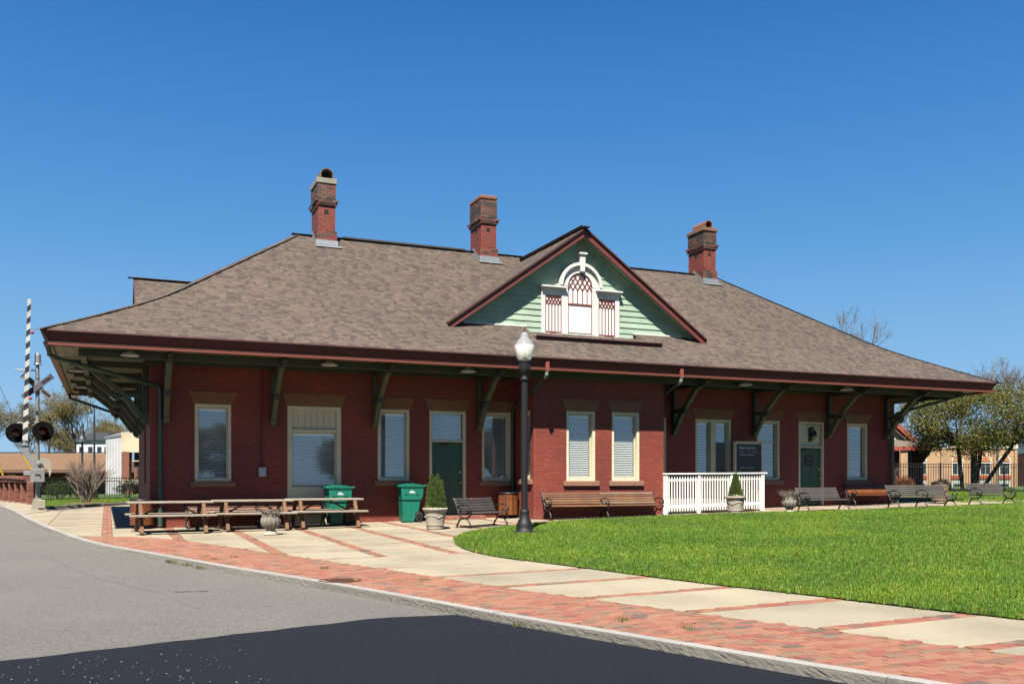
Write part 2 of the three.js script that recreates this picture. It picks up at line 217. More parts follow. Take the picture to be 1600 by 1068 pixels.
{
  const walk = structure(thing('walkway'));
  const clipX = (poly, a, b) => { // keep the side right of the line a-b (x greater)
    const s = ([x, z]) => (x - a[0]) * (b[1] - a[1]) - (z - a[1]) * (b[0] - a[0]), out = [];
    poly.forEach((p, i) => { const q = poly[(i + 1) % poly.length], sp = s(p), sq = s(q); if (sp >= 0) out.push(p); if (sp >= 0 !== sq >= 0) { const t = sp / (sp - sq); out.push([lerp(p[0], q[0], t), lerp(p[1], q[1], t)]); } }); return out;
  };
  const left = (z) => Math.max(kx(z) + 0.175, z > 2.66 ? ox(z) : -1e9);
  const slab = (x0, x1, z0, z1) => {
    let P = [[x0, z0], [x1, z0], [x1, z1], [x0, z1]];
    P = clipX(P, [kx(z0) + 0.145, z0], [kx(z1) + 0.145, z1]);
    if (z1 > 2.7 && P.length > 2) { const za = Math.max(z0, 2.74); P = clipX(P, [ox(za), za], [ox(z1), z1]); if (z0 < 2.7 && P.length > 2) { /* the corner slab at the tip of the band */ } }
    if (P.length < 3) return; const cx = P.reduce((s, p) => s + p[0], 0) / P.length, cz = P.reduce((s, p) => s + p[1], 0) / P.length;
    let area = 0; P.forEach((p, i) => { const q = P[(i + 1) % P.length]; area += p[0] * q[1] - q[0] * p[1]; }); if (Math.abs(area) < 0.06) return;
    if (P.every(([x, z]) => deepLawn(x, z)) || P.every(([x, z]) => overBuilding(x, z))) return;
    const dy = rr(-0.003, 0.003), inn = P.map(([x, z]) => { const l = Math.hypot(cx - x, cz - z); return [x + ((cx - x) / l) * 0.014, z + ((cz - z) / l) * 0.014]; }), up = ([x, z], h) => V(x, gy(x, z) + h + dy, z);
    const F = [inn.map((p) => up(p, 0))]; P.forEach((p, i) => { const k = (i + 1) % P.length; F.push([up(p, -0.008), up(P[k], -0.008), up(inn[k], 0), up(inn[i], 0)], [up(p, -0.06), up(P[k], -0.06), up(P[k], -0.008), up(p, -0.008)]); });
    mk('slab', polys(F, V(cx, gy(cx, cz) - 0.03, cz)), pick(MG.slab), walk);
  };
  for (let j = 0; j < zJ.length - 1; j++) {
    const z0 = zJ[j] + zW[j] / 2 + 0.004, z1 = zJ[j + 1] - zW[j + 1] / 2 - 0.004, zm = (z0 + z1) / 2;
    if (zJ[j] >= 9.8) { // one slab across the narrow walk, from the band to the lawn
      let x1 = 6; while (x1 < 14 && !inside(lawnEdge, x1, zm)) x1 += 0.1; slab(-3, x1 + 0.45, z0, z1); continue;
    }
    const l = left(zm), X = (zJ[j] < -1.5 ? [-9, -4.5, -1.5, 0, 1.2] : [-3, ...xS, 33]).filter((v, i, a) => i === a.length - 1 || a[i + 1] > l - 0.4);
    for (let i = 0; i < X.length - 1; i++) { const st = (v) => (zJ[j] < -1.5 && (v === -1.5 || v === -4.5) ? 0.006 : SW / 2 + 0.004); slab(X[i] + st(X[i]), X[i + 1] - st(X[i + 1]), z0, z1); }
  }
  // mortar bed below everything
  mk('mortar_bed', sheet([...range(-5, 16, 42), 34], range(-21, 24, 90), (x, z) => gy(x, z) - 0.014, (x, z) => x < kx(z) + 0.05 || x < kx(z + 0.5) + 0.05), MG.mortar, walk);
  // bricks
  const shades = [[0.34, 0.125, 0.075], [0.37, 0.165, 0.095], [0.33, 0.15, 0.085], [0.32, 0.095, 0.068], [0.36, 0.165, 0.105], [0.24, 0.125, 0.08], [0.145, 0.11, 0.088], [0.27, 0.165, 0.105], [0.35, 0.13, 0.09]];
  const brickGeo = boxUV(cbox(1, 1, 1, 0.02)); // only proportions; scaled to a paver
  const mats = shades.map((c) => mat(c, 0.92, { map: TM.mottle06, bumpMap: TM.bump015, bumpScale: 0.003 }));
  const paver = boxUV(xf(cbox(0.197, 0.06, 0.097, 0.004), 0, -0.03, 0));
  const list = [];
  const add = (x, z, turn, s = 1) => { if (deepLawn(x, z, 0.15) || overBuilding(x, z) || x > 32) return; const t = hash(Math.round(x * 40), Math.round(z * 40), 3); const blotch = vn(x * 0.05, z * 0.05, 60, 17); let k = Math.floor(t * 9); if (k === 6 && blotch < 0.45) k = 1; list.push({ x, z, turn, k, s, d: nearness(x, gy(x, z), z) }); };
  for (let r = 0; r < 215; r++) { const z = 2.62 + r * 0.101, a = kx(z) + 0.15, b = ox(z) + 0.01; if (b - a < 0.05) continue; const off = (r % 2) * 0.1 + 0.03 * hash(r, 1, 1); for (let x = Math.floor(a / 0.201) * 0.201 + off; x < b - 0.06; x += 0.201) if (x > a - 0.02) add(x + 0.0, z, 0); }
  zJ.forEach((zj, j) => { if (zj > 23) return; const l = Math.max(kx(zj) + 0.28, zj > 2.7 ? ox(zj) + 0.1 : -9); const n = zW[j] > 0.2 ? 2 : 1; for (let m = 0; m < n; m++) { const z = zj + (n > 1 ? (m - 0.5) * 0.108 : 0); let xe = 28; if (zj > 9) { xe = 6; while (xe < 14 && !inside(lawnEdge, xe, z)) xe += 0.1; xe += 0.35; } for (let x = l + m * 0.1; x < (zj < -1.5 ? 1.1 : xe); x += 0.201) add(x, z, 0); } });
  for (const xs of xS) for (let z = -1; z < 9.7; z += 0.201) { if (zJ.some((q, j) => Math.abs(q - z) < zW[j] / 2 + 0.05)) continue; for (const o of [-0.054, 0.054]) { const x = xs + o; if (x > left(z) + 0.05) add(x, z + (o > 0 ? 0.1 : 0), Math.PI / 2); } }
  for (let z = -19; z < -1; z += 0.201) for (const o of [-0.054, 0.054]) if (!zJ.some((q) => Math.abs(q - z) < 0.1)) add(o, z + (o > 0 ? 0.1 : 0), Math.PI / 2);
  list.sort((p, q) => p.d - q.d);
  const cop = [];
  list.forEach((b, i) => { const y = gy(b.x, b.z) + rr(-0.003, 0.003), m = M4(b.x, y, b.z, rr(-0.012, 0.012), b.turn + rr(-0.012, 0.012), rr(-0.01, 0.01));
    if (i < 300) { const o = put('brick', paver, mats[b.k], walk); o.applyMatrix4(m); } else { const v = rr(0.88, 1.12); cop.push([m, rgb(shades[b.k][0] * v, shades[b.k][1] * v, shades[b.k][2] * v)]); } });
  copies('brick_paving', paver, MG.paver, cop, walk);
}
// lawn sheet and its blades
{
  const s = new THREE.Shape(lawnEdge.map(([x, z]) => new THREE.Vector2(x, -z))), g = new THREE.ShapeGeometry(s), p = g.attributes.position;
  for (let i = 0; i < p.count; i++) { const x = p.getX(i), z = -p.getY(i); p.setXYZ(i, x, gy(x, z) + 0.02, z); }
  g.computeVertexNormals();
  const lawn = structure(mk('lawn', clean(g), MG.lawn));
  const left = [[-2.1, -12.9], [-1.2, -14.0], [-0.2, -14.9], [1.3, -17.0], [6, -17.2], [6, -40], [-3.3, -40], [-3.1, -22], [-2.6, -15]];
  const s2 = new THREE.Shape(left.map(([x, z]) => new THREE.Vector2(x, -z))), g2 = new THREE.ShapeGeometry(s2), p2 = g2.attributes.position;
  for (let i = 0; i < p2.count; i++) { const x = p2.getX(i), z = -p2.getY(i); p2.setXYZ(i, x, gy(x, z) + 0.03, z); } g2.computeVertexNormals();
  structure(mk('grass_verge', clean(g2), MG.lawn));
  const blade = (h, w, lean, a) => { const c = Math.cos(a), n = Math.sin(a), q = (x, y, z) => V(x * c - z * n, y, x * n + z * c); return [[q(-w, 0, 0), q(w, 0, 0), q(w * 0.7, h * 0.55, lean * 0.4)], [q(-w, 0, 0), q(w * 0.7, h * 0.55, lean * 0.4), q(-w * 0.7, h * 0.55, lean * 0.4)], [q(-w * 0.7, h * 0.55, lean * 0.4), q(w * 0.7, h * 0.55, lean * 0.4), q(0, h, lean)]]; };
  const tuft = (seed) => { const r = rng(seed), L = []; for (let i = 0; i < 11; i++) { const f = blade(0.024 + 0.026 * r(), 0.0032 + 0.0018 * r(), 0.022 * r(), r() * 6.28), ox = (r() - 0.5) * 0.1, oz = (r() - 0.5) * 0.1; for (const t of f) L.push(t.map((v) => v.clone().add(V(ox, 0, oz)))); } return boxUV(polys(L)); };
  const gm = mat([1, 1, 1], 0.6, { phys: 1, transmission: 0.3, thickness: 0, specularIntensity: 0.55 });
  const inn = (x, z) => inside(lawnEdge, x, z);
  const lists = [[], [], []]; let tries = 0;
  const grow = (x0, x1, z0, z1, n, ok, gap = 1) => { for (let i = 0; i < n; i++) { const x = rr(x0, x1), z = rr(z0, z1); if (!ok(x, z)) continue; const d = nearness(x, gy(x, z), z), dd = Math.hypot(x, z - 26.4); if (d === Infinity && !(dd < 60 && Math.abs(x) > 1 && d !== Infinity)) continue; const pat = vn(x * 0.02 + 0.1, z * 0.02 + 0.3, 40, 5), fine = R(), yel = fine > 0.95; const k = 0.9 + 0.45 * pat + 0.55 * (R() - 0.5);
      const c = yel ? [0.34 * k, 0.33 * k, 0.05] : [0.105 * k + 0.04 * pat, 0.235 * k, 0.005 * k]; const sc = rr(0.75, 1.3) * (dd > 25 ? 1.25 : 1);
      lists[i % 3].push([M4(x, gy(x, z) + 0.015, z, rr(-0.15, 0.15), rr(0, 6.28), rr(-0.15, 0.15), sc), rgb(...c)]); } };
  grow(6.2, 14, 2.4, 20, 42000, (x, z) => inn(x, z) && Math.hypot(x, z - 26.4) < 24);
  grow(6.2, 14, 14, 20, 26000, (x, z) => inn(x, z) && Math.hypot(x, z - 26.4) < 15);
  grow(14, 24, 2.4, 20, 46000, (x, z) => inn(x, z));
  grow(8, 14, 2.4, 6, 9000, (x, z) => inn(x, z) && Math.hypot(x, z - 26.4) >= 24);
  grow(24, 38, 2.4, 12, 30000, (x, z) => inn(x, z));
  tag(copies('grass', tuft(30), gm, lists.flat()), 'short bright green lawn grass filling the curved lawn', 'grass');
  for (const l of lists) l.length = 0;
  grow(28.5, 46, -12, 2.4, 14000, (x, z) => z < 1.2 + 0.0 * x || x > 30);
  tag(copies('grass', tuft(40), gm, lists.flat()), 'green grass beyond the benches at the right end of the station', 'grass');
  for (const l of lists) l.length = 0;
  grow(-3.2, 5, -24, -12.9, 9000, (x, z) => inside(left, x, z));
  tag(copies('grass', tuft(44), gm, lists.flat()), 'green grass verge in front of the left iron fence', 'grass');
  // weeds in the kerb joints and brick joints
  const wt = []; const W = (x, z, s) => { for (let k = 0; k < 4; k++) wt.push([M4(x + rr(-0.06, 0.06), gy(x, z) + (s > 1.2 ? -0.08 : 0), z + rr(-0.1, 0.1), 0, rr(0, 6), 0, rr(0.8, 1.3) * s), rgb(0.14, 0.16, 0.035)]); };
  for (const z of [8.45, 8.6, 8.75, 9.2, 9.8, 17.1]) W(kx(z) - 0.05, z, 1.3);
  for (const [x, z] of [[1.6, 8.6], [1.75, 9.1], [2.1, 8.9], [3.2, 11.4], [4.2, 13.4], [5.05, 17.6], [5.4, 18.3]]) W(x, z, 0.9);
  tag(copies('weeds', tuft(50), gm, wt), 'small weed tufts growing in the kerb and paving joints', 'weeds');
}
{ // rusty iron cover by the kerb
  const t = thing('iron_cover', 'rusty round iron valve cover sunk in the brick band beside the kerb', 'cover', [3.06, gy(3.06, 13.0) + 0.004, 13.0], 0.35);
  const m = mat([0.13, 0.055, 0.03], 0.85, { map: TM.mottle06, metalness: 0.3 });
  mk('rim', xf(lathe([[0.3, -0.05], [0.3, 0.006], [0.285, 0.01], [0.27, 0.006], [0.27, -0.02]], 28), 0, 0, 0, 0, 0, 0, V(1, 1, 1)), m, t);
  mk('lid', [cyl(0.262, 0.262, 0.02, 0, -0.012, 0, 28), ...range(0, 7, 7).map((k) => box(0.44 - Math.abs(k - 3.5) * 0.07, 0.008, 0.02, 0, 0.001, -0.2 + k * 0.057))], m, t);
}
// ---------- the station ----------
const MS = {
  core: mat([0.2, 0.028, 0.015], 0.85, { map: TM.mottle2 }),
  brick: mat([1, 1, 1], 0.72, { map: TM.mottle06, bumpMap: TM.bump015, bumpScale: 0.003 }),
  cream: mat([0.80, 0.72, 0.51], 0.6, { map: TM.mottle2 }),
  lintel: mat([0.27, 0.12, 0.055], 0.85, { map: TM.mottle06, bumpMap: TM.bump015, bumpScale: 0.003 }),
  sill: mat([0.30, 0.15, 0.095], 0.85, { map: TM.mottle06, bumpMap: TM.bump015, bumpScale: 0.003 }),
  strut: mat([0.095, 0.105, 0.045], 0.6, { map: TM.mottle2 }),  // eave green made lighter: bounced light on the struts put into the colour
  green: mat([0.04, 0.048, 0.022], 0.55, { map: TM.mottle2 }),
  pipe: mat([0.03, 0.085, 0.06], 0.5, { map: TM.mottle2 }),
  verdigris: mat([0.30, 0.42, 0.33], 0.6, { map: TM.mottle06 }),
  soffit: mat([0.36, 0.35, 0.21], 0.7, { map: TM.mottle2 }),
  fascia: mat([0.07, 0.012, 0.011], 0.75, { map: TM.mottle2 }),
  rake: mat([0.17, 0.03, 0.024], 0.6, { map: TM.mottle2 }),
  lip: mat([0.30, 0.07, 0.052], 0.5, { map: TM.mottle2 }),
  roof: mat([0.10, 0.07, 0.055], 0.95, { map: TM.mottle06 }),
  shingle: mat([1, 1, 1], 0.95, { map: TM.mottle06, bumpMap: TM.bump015, bumpScale: 0.002 }),
  siding: [[0.375, 0.50, 0.375], [0.355, 0.475, 0.36], [0.39, 0.515, 0.39]].map((c) => mat(c, 0.65, { map: TM.mottle2 })),
  white: mat([0.84, 0.82, 0.78], 0.55, { map: TM.mottle2 }),
  whitePanel: mat([0.80, 0.79, 0.77], 0.5),
  muntin: mat([0.15, 0.022, 0.014], 0.7),
  slat: mat([0.78, 0.78, 0.70], 0.5),
  glass: mat([1, 1, 1], 0.02, { phys: 1, transmission: 1, thickness: 0, ior: 1.9 }),
  door: mat([0.036, 0.095, 0.046], 0.45, { map: TM.mottle2 }),
  brass: mat([0.7, 0.5, 0.18], 0.3, { metalness: 1 }),
  black: mat([0.012, 0.012, 0.013], 0.5),
  metal: mat([0.5, 0.53, 0.56], 0.45, { metalness: 0.7, map: TM.mottle06 }),
  enamel: mat([0.62, 0.6, 0.52], 0.35),
  concrete: mat([0.30, 0.285, 0.255], 0.9, { map: TM.stain3, bumpMap: TM.bump05, bumpScale: 0.004 }),
};
const XL = 1.02, XR = 26.54, ZB = -9.34, YW = 4.36, BX0 = 11.35, BX1 = 15.75, BZ = 1.45, XC = 13.55;
const station = thing('train_station', 'long red brick railroad station with brown shingled hipped roof and green front gable', 'building');
// openings of the main front wall: x0, x1, y0, y1
const OP = { w1: [2.13, 3.07, 1.14, 3.2], d1: [4.56, 6.06, -0.06, 3.22], w2: [7.11, 8.06, 1.16, 3.21], door1: [8.66, 9.8, 0.16, 3.21], w3: [10.31, 11.26, 1.15, 3.21], w4: [15.83, 16.77, 1.15, 3.21], w5: [17.89, 19.32, 0.62, 3.2], w6: [20.37, 21.35, 1.18, 3.21], door2: [22.15, 23.27, 0.3, 3.22], w7: [24.32, 25.27, 1.18, 3.2] };
const BAYOP = { b1: [12.41, 13.37, 1.15, 3.21], b2: [13.93, 14.89, 1.15, 3.22] };
const rect = ([a, b, c, d]) => [[a, c], [b, c], [b, d], [a, d]];
const wallF = mk('front_wall', extr([[XL, -0.5], [XR, -0.5], [XR, YW], [XL, YW]], 0.24, Object.values(OP).map(rect), 0, 0, -0.246), MS.core, station);
const bayW = mk('bay_wall', [extr([[BX0, -0.5], [BX1, -0.5], [BX1, YW], [BX0, YW]], 0.24, Object.values(BAYOP).map(rect), 0, 0, BZ - 0.246),
  extr([[0.0, -0.5], [BZ - 0.006, -0.5], [BZ - 0.006, YW], [0.0, YW]], 0.2, [rect([0.5, 1.28, 1.2, 3.22])], BX0 + 0.006, 0, 0, 0, -Math.PI / 2).translate(0.2, 0, 0), // left cheek
  box(0.2, YW + 0.5, BZ - 0.02, BX1 - 0.107, (YW - 0.5) / 2, BZ / 2 - 0.01)], MS.core, station);
const wallL = mk('side_wall', [box(0.25, YW + 0.5, -ZB - 0.5, XL + 0.131, (YW - 0.5) / 2, ZB / 2), box(0.25, YW + 0.5, -ZB - 0.5, XR - 0.125, (YW - 0.5) / 2, ZB / 2), box(XR - XL, YW + 0.5, 0.25, (XL + XR) / 2, (YW - 0.5) / 2, ZB + 0.125)], MS.core, station);
// painted bricks
const brickU = boxUV(xf(cbox(0.205, 0.07, 0.03, 0.003), 0, 0, -0.015));
const redShades = [[0.27, 0.043, 0.020], [0.255, 0.039, 0.0185], [0.285, 0.047, 0.023], [0.26, 0.042, 0.0195]];
const fadedShade = [0.29, 0.065, 0.04];
function lay(w, y0, y1, holes, each, s = 1) { const P = 0.0755 * s, L = 0.209 * s; let row = 0; for (let y = y0; y < y1 - P / 2; y += P, row++) { const ym = y + P / 2; let spans = [[0.002, w - 0.002]];
  for (const [a, b, c, d, fl] of holes) { if (ym < c || ym > d) continue; const e = fl ? (fl * (ym - c)) / (d - c) : 0, A = a - e, B = b + e; spans = spans.flatMap(([p, q]) => [[p, Math.min(q, A)], [Math.max(p, B), q]].filter(([m, n]) => n - m > 0.025)); }
  for (const [p, q] of spans) { let u = Math.floor(p / L) * L + (row % 2 ? 0 : L / 2) - L; for (; u < q; u += L) { const a = Math.max(p, u), b = Math.min(q, u + L - 0.009 * s); if (b - a > 0.02) each((a + b) / 2, ym, b - a); } } } }
const openHoles = (O, x0) => Object.entries(O).flatMap(([k, [a, b, c, d]]) => [[a - x0, b - x0, c, d], [a - x0 - 0.02, b - x0 + 0.02, d, d + 0.34, 0.14], ...(c > 0.9 && !k.startsWith('door') ? [[a - x0 - 0.11, b - x0 + 0.11, c - 0.155, c]] : [])]);
{
  const clad = [], shade = (y, fade) => { const f = R(); const c = f < fade ? fadedShade : pick(redShades), v = rr(0.9, 1.1); return rgb(c[0] * v, c[1] * v, c[2] * v); };
  const add = (list, base, fade) => (u, y, len) => list.push([base.clone().multiply(M4(u, y, rr(-0.002, 0.002), 0, 0, 0, len / 0.203, 1, 1)), shade(y, fade * (y < 1.1 ? 1 : 0.25)).multiplyScalar(0.82 + 0.36 * vn(u * 0.031 + 0.5, y * 0.05 + 0.5, 30, 12) - (y < 0.25 ? 0.12 * R() : 0))]);
  const H = openHoles(OP, XL);
  lay(XR - XL, -0.45, YW, [...H, [BX0 - XL, BX1 - XL, -9, 9]], add(clad, M4(XL, 0, 0), 0.03));
  lay(-ZB, -0.45, YW, [], add(clad, M4(XL, 0, ZB, 0, -Math.PI / 2), 0.03));
  lay(BZ, -0.45, YW, [[0.5, 1.28, 1.2, 3.22], [0.45, 1.33, 1.07, 1.2]], add(clad, M4(BX0, 0, 0, 0, -Math.PI / 2), 0.08));
  const low = [], high = [];
  lay(BX1 - BX0, -0.08, YW, openHoles(BAYOP, BX0), (u, y, len) => { (y < 1.02 && low.length < 300 ? low : high).push([u, y, len]); });
  high.forEach(([u, y, len]) => add(clad, M4(BX0, 0, BZ), 0.07)(u, y, len));
  const bm = [...redShades, fadedShade, [0.27, 0.047, 0.028]].map((c) => mat(c, 0.72, { map: TM.mottle06, bumpMap: TM.bump015, bumpScale: 0.003 }));
  low.forEach(([u, y, len]) => put('brick', brickU, R() < 0.17 ? bm[4 + Math.floor(R() * 2)] : bm[Math.floor(R() * 4)], bayW, { p: [BX0 + u, y, BZ + rr(-0.002, 0.002)], s: [len / 0.203, 1, 1] }));
  const flecks = []; for (let i = 0; i < 150; i++) { const x = rr(BX0 + 0.1, BX1 - 0.1), y = i < 110 ? rr(0.05, 1.05) : rr(1.0, 3.9); if (Object.values(BAYOP).some(([a, b, c, d]) => x > a - 0.15 && x < b + 0.15 && y > c - 0.16)) continue; flecks.push([M4(x, Math.round(y / 0.0755) * 0.0755 + rr(-0.006, 0.006), BZ + 0.001, 0, 0, rr(-0.2, 0.2), rr(0.008, 0.04), rr(0.004, 0.012), 0.004), rgb(...pick([[0.5, 0.3, 0.24], [0.42, 0.2, 0.15], [0.55, 0.42, 0.36]]))]); }
  copies('bare_chips', boxUV(cbox(1, 1, 1, 0.2)), mat([1, 1, 1], 0.9), flecks, bayW);
  copies('brick_cladding', brickU, MS.brick, clad, station);
}
// lintels and sills
const lintel = (a, b, y, p, r) => put('lintel', boxUV(extr([[a - 0.02, y], [b + 0.02, y], [b + 0.16, y + 0.335], [a - 0.16, y + 0.335]], 0.08)), MS.lintel, station, { p, r });
const sill = (a, b, y, p, r) => put('sill', boxUV(bev(b - a + 0.22, 0.15, 0.16, (a + b) / 2, y - 0.077, 0)), MS.sill, station, { p, r });
for (const [k, [a, b, , d]] of Object.entries(OP)) lintel(a, b, d, [0, 0, -0.063]);
for (const k of ['w1', 'w2', 'w3', 'w4', 'w6', 'w7']) sill(OP[k][0], OP[k][1], OP[k][2], [0, 0, 0.0]);
for (const [a, b, c, d] of Object.values(BAYOP)) { lintel(a, b, d, [0, 0, BZ - 0.063]); sill(a, b, c, [0, 0, BZ]); }
sill(0.5, 1.28, 1.2, [BX0, 0, 0], [0, -Math.PI / 2, 0]);
// windows: casing mesh with pane, sash and blind slats as children
const slatCache = {};
function win(x0, x1, y0, y1, o = {}) {
  const w = x1 - x0, h = y1 - y0, cw = o.cw ?? 0.085, P = [-w / 2, -w / 2 + cw, w / 2 - cw, w / 2];
  const f = extr([[P[0], y0], [P[3], y0], [P[3], y1], [P[0], y1]], 0.1, [[[P[1], y0 + (o.low ?? 0.08)], [P[2], y0 + (o.low ?? 0.08)], [P[2], y1 - cw], [P[1], y1 - cw]]], 0, 0, -0.12);
  const m = mk('window', f, MS.cream, station, { p: o.p ?? [(x0 + x1) / 2, 0, 0], r: o.r });
  if (o.label) m.userData.label = o.label;
  const a = P[1], b = P[2], c = y0 + (o.low ?? 0.08), d = y1 - cw;
  const lights = o.lights ?? [[a, b, c, d]];
  for (const [l, r2, lo, hi] of lights) {
    const s = 0.035, g = extr([[l, lo], [r2, lo], [r2, hi], [l, hi]], 0.035, [[[l + s, lo + s], [r2 - s, lo + s], [r2 - s, hi - s], [l + s, hi - s]]], 0, 0, -0.165);
    mk('sash', o.rail ? [g, box(r2 - l - 2 * s, 0.035, 0.03, (l + r2) / 2, o.rail, -0.147)] : g, MS.cream, m);
    mk('pane', box(r2 - l - 2 * s - 0.001, hi - lo - 2 * s - 0.001, 0.004, (l + r2) / 2, (lo + hi) / 2, -0.149), MS.glass, m);
    const sw = r2 - l - 2 * s - 0.01, key = sw.toFixed(2), geo = (slatCache[key] ??= boxUV(box(sw, 0.003, 0.05, 0, 0, 0, 0.75)));
    const ys = []; for (let y = lo + s + 0.03; y < hi - s - 0.04; y += 0.054) ys.push(y);
    if (o.own) ys.forEach((y) => put('blind_slat', geo, MS.slat, m, { p: [(l + r2) / 2, y, -0.2], r: [rr(-0.012, 0.012), 0, 0] }));
    else copies('blind_slats', geo, MS.slat, ys.map((y) => [M4((l + r2) / 2, y, -0.2, rr(-0.03, 0.03))]), m);
    mk('blind_rail', box(sw, 0.05, 0.05, (l + r2) / 2, hi - s - 0.02, -0.2), MS.slat, m);
  }
  return m;
}
for (const k of ['w1', 'w2', 'w3']) win(...OP[k], { own: 1 });
win(...OP.w4); win(...OP.w6, { rail: 2.5, label: 'window with a pale meeting rail across the middle' }); win(...OP.w7);
for (const k of ['b1', 'b2']) win(...BAYOP[k], { own: 1, p: [(BAYOP[k][0] + BAYOP[k][1]) / 2, 0, BZ] });
win(0.5, 1.28, 1.2, 3.22, { p: [BX0, 0, 0.89], r: [0, -Math.PI / 2, 0] });
{ // wide doorway closed in with panels, blinds and a cream board above
  const [a, b, c, d] = OP.d1, w = b - a; const m = win(a, b, c, d, { cw: 0.13, low: 0.99, own: 1, lights: [[-w / 2 + 0.13, w / 2 - 0.13, 1.0, 2.5]], label: 'wide old doorway closed with cream boards, blinds in its middle' });
  mk('transom_bar', bev(w - 0.26, 0.09, 0.1, 0, 2.545, -0.07), MS.cream, m);
  range(-w / 2 + 0.13, w / 2 - 0.13, 7).slice(0, -1).forEach((x) => mk('panel_board', bev((w - 0.26) / 7 - 0.006, 0.52, 0.02, x + (w - 0.26) / 14, 2.85, -0.11, 0, 0, 0, 0.004), MS.cream, m));
  mk('lower_panel', [bev(w - 0.26, 0.98, 0.03, 0, 0.44, -0.1), bev(w - 0.5, 0.7, 0.015, 0, 0.47, -0.08)], MS.cream, m);
  mk('bottom_rail', bev(w - 0.26, 0.07, 0.1, 0, 0.96, -0.06), MS.cream, m);
}
{ // tall pair of narrow windows behind the railing
  const [a, b, c, d] = OP.w5, w = b - a; const m = win(a, b, c, d, { low: 0.75, lights: [[-w / 2 + 0.085, -0.1, 1.38, d - 0.085], [0.1, w / 2 - 0.085, 1.38, d - 0.085]], label: 'pair of tall narrow windows with a broad cream post between' });
  mk('mullion', bev(0.2, d - c - 0.1, 0.1, 0, (c + d) / 2, -0.06), MS.cream, m);
  for (const s of [-1, 1]) mk('lower_panel', bev(w / 2 - 0.19, 0.72, 0.03, (s * (w / 2 + 0.01)) / 2, 1.0, -0.1), MS.cream, m);
}
function door(x0, x1, y0, top, split, o) {
  const w = x1 - x0, cw = 0.085, m = mk('door', bev(w - 2 * cw, split - y0 - 0.02, 0.05, 0, (y0 + split) / 2, -0.12, 0, 0, 0, 0.004), MS.door, station, { p: [(x0 + x1) / 2, 0, 0] });
  mk('door_frame', [bev(cw, top - y0, 0.13, -w / 2 + cw / 2, (y0 + top) / 2, -0.06), bev(cw, top - y0, 0.13, w / 2 - cw / 2, (y0 + top) / 2, -0.06), bev(w - 2 * cw, cw, 0.13, 0, top - cw / 2, -0.06), bev(w - 2 * cw, 0.06, 0.12, 0, split + 0.025, -0.06)], MS.cream, m);
  for (const s of [-1, 1]) for (const [a, b] of [[0.08, 0.2], [0.27, 0.62], [0.68, 0.93]]) { const H = split - y0, yb = y0 + H * (1 - b), yt = y0 + H * (1 - a); mk('door_panel', bev((w - 2 * cw) * 0.33, yt - yb, 0.016, s * (w - 2 * cw) * 0.215, (yb + yt) / 2, -0.092, 0, 0, 0, 0.007), MS.door, m); }
  const kx2 = w / 2 - cw - 0.07; mk('door_knob', [ball(0.03, kx2, y0 + 0.95, -0.04), cyl(0.028, 0.028, 0.02, kx2, y0 + 0.95, -0.09, 12, Math.PI / 2), cyl(0.012, 0.012, 0.05, kx2, y0 + 0.95, -0.065, 8, Math.PI / 2)], MS.brass, m);
  mk('deadbolt', cyl(0.026, 0.026, 0.03, kx2, y0 + 1.25, -0.085, 12, Math.PI / 2), MS.brass, m);
  mk('door_closer', [bev(0.24, 0.06, 0.06, o.cx ?? -0.08, split - 0.06, -0.06), bar([0, split - 0.04, -0.03], [0.1, split + 0.02, 0.0], 0.02, 0.015)], MS.black, m);
  mk('threshold', bev(w - 2 * cw, 0.05, 0.14, 0, y0 - 0.02, -0.06), MS.black, m);
  return m;
}
{
  const [a, b, c, d] = OP.door1, m = door(a, b, c, d, 2.3, {});
  const w = b - a, l = -w / 2 + 0.085, r2 = -l;
  mk('transom_pane', box(r2 - l, 0.8, 0.004, 0, 2.75, -0.11), MS.glass, m);
  const geo = boxUV(box(r2 - l - 0.01, 0.003, 0.05, 0, 0, 0, 0.75)); for (let y = 2.4; y < 3.12; y += 0.054) put('blind_slat', geo, MS.slat, m, { p: [0, y, -0.17] });
  // brick doorstep
  const st = mk('doorstep', box(1.8, 0.2, 0.34, 9.4, 0.02, 0.17), mat([0.4, 0.33, 0.26], 1), station), bm = [[0.36, 0.12, 0.07], [0.42, 0.17, 0.1], [0.33, 0.1, 0.065]].map((q) => mat(q, 0.9, { map: TM.mottle06 }));
  const hg = boxUV(cbox(0.062, 0.1, 0.36, 0.004)), cg = boxUV(cbox(0.195, 0.062, 0.36, 0.004));
  for (let x = 8.54; x < 10.28; x += 0.078) put('brick', hg, pick(bm), st, { p: [x, 0.08, 0.18] });
  for (let x = 8.6; x < 10.25; x += 0.206) put('brick', cg, pick(bm), st, { p: [x, -0.005, 0.18] });
}
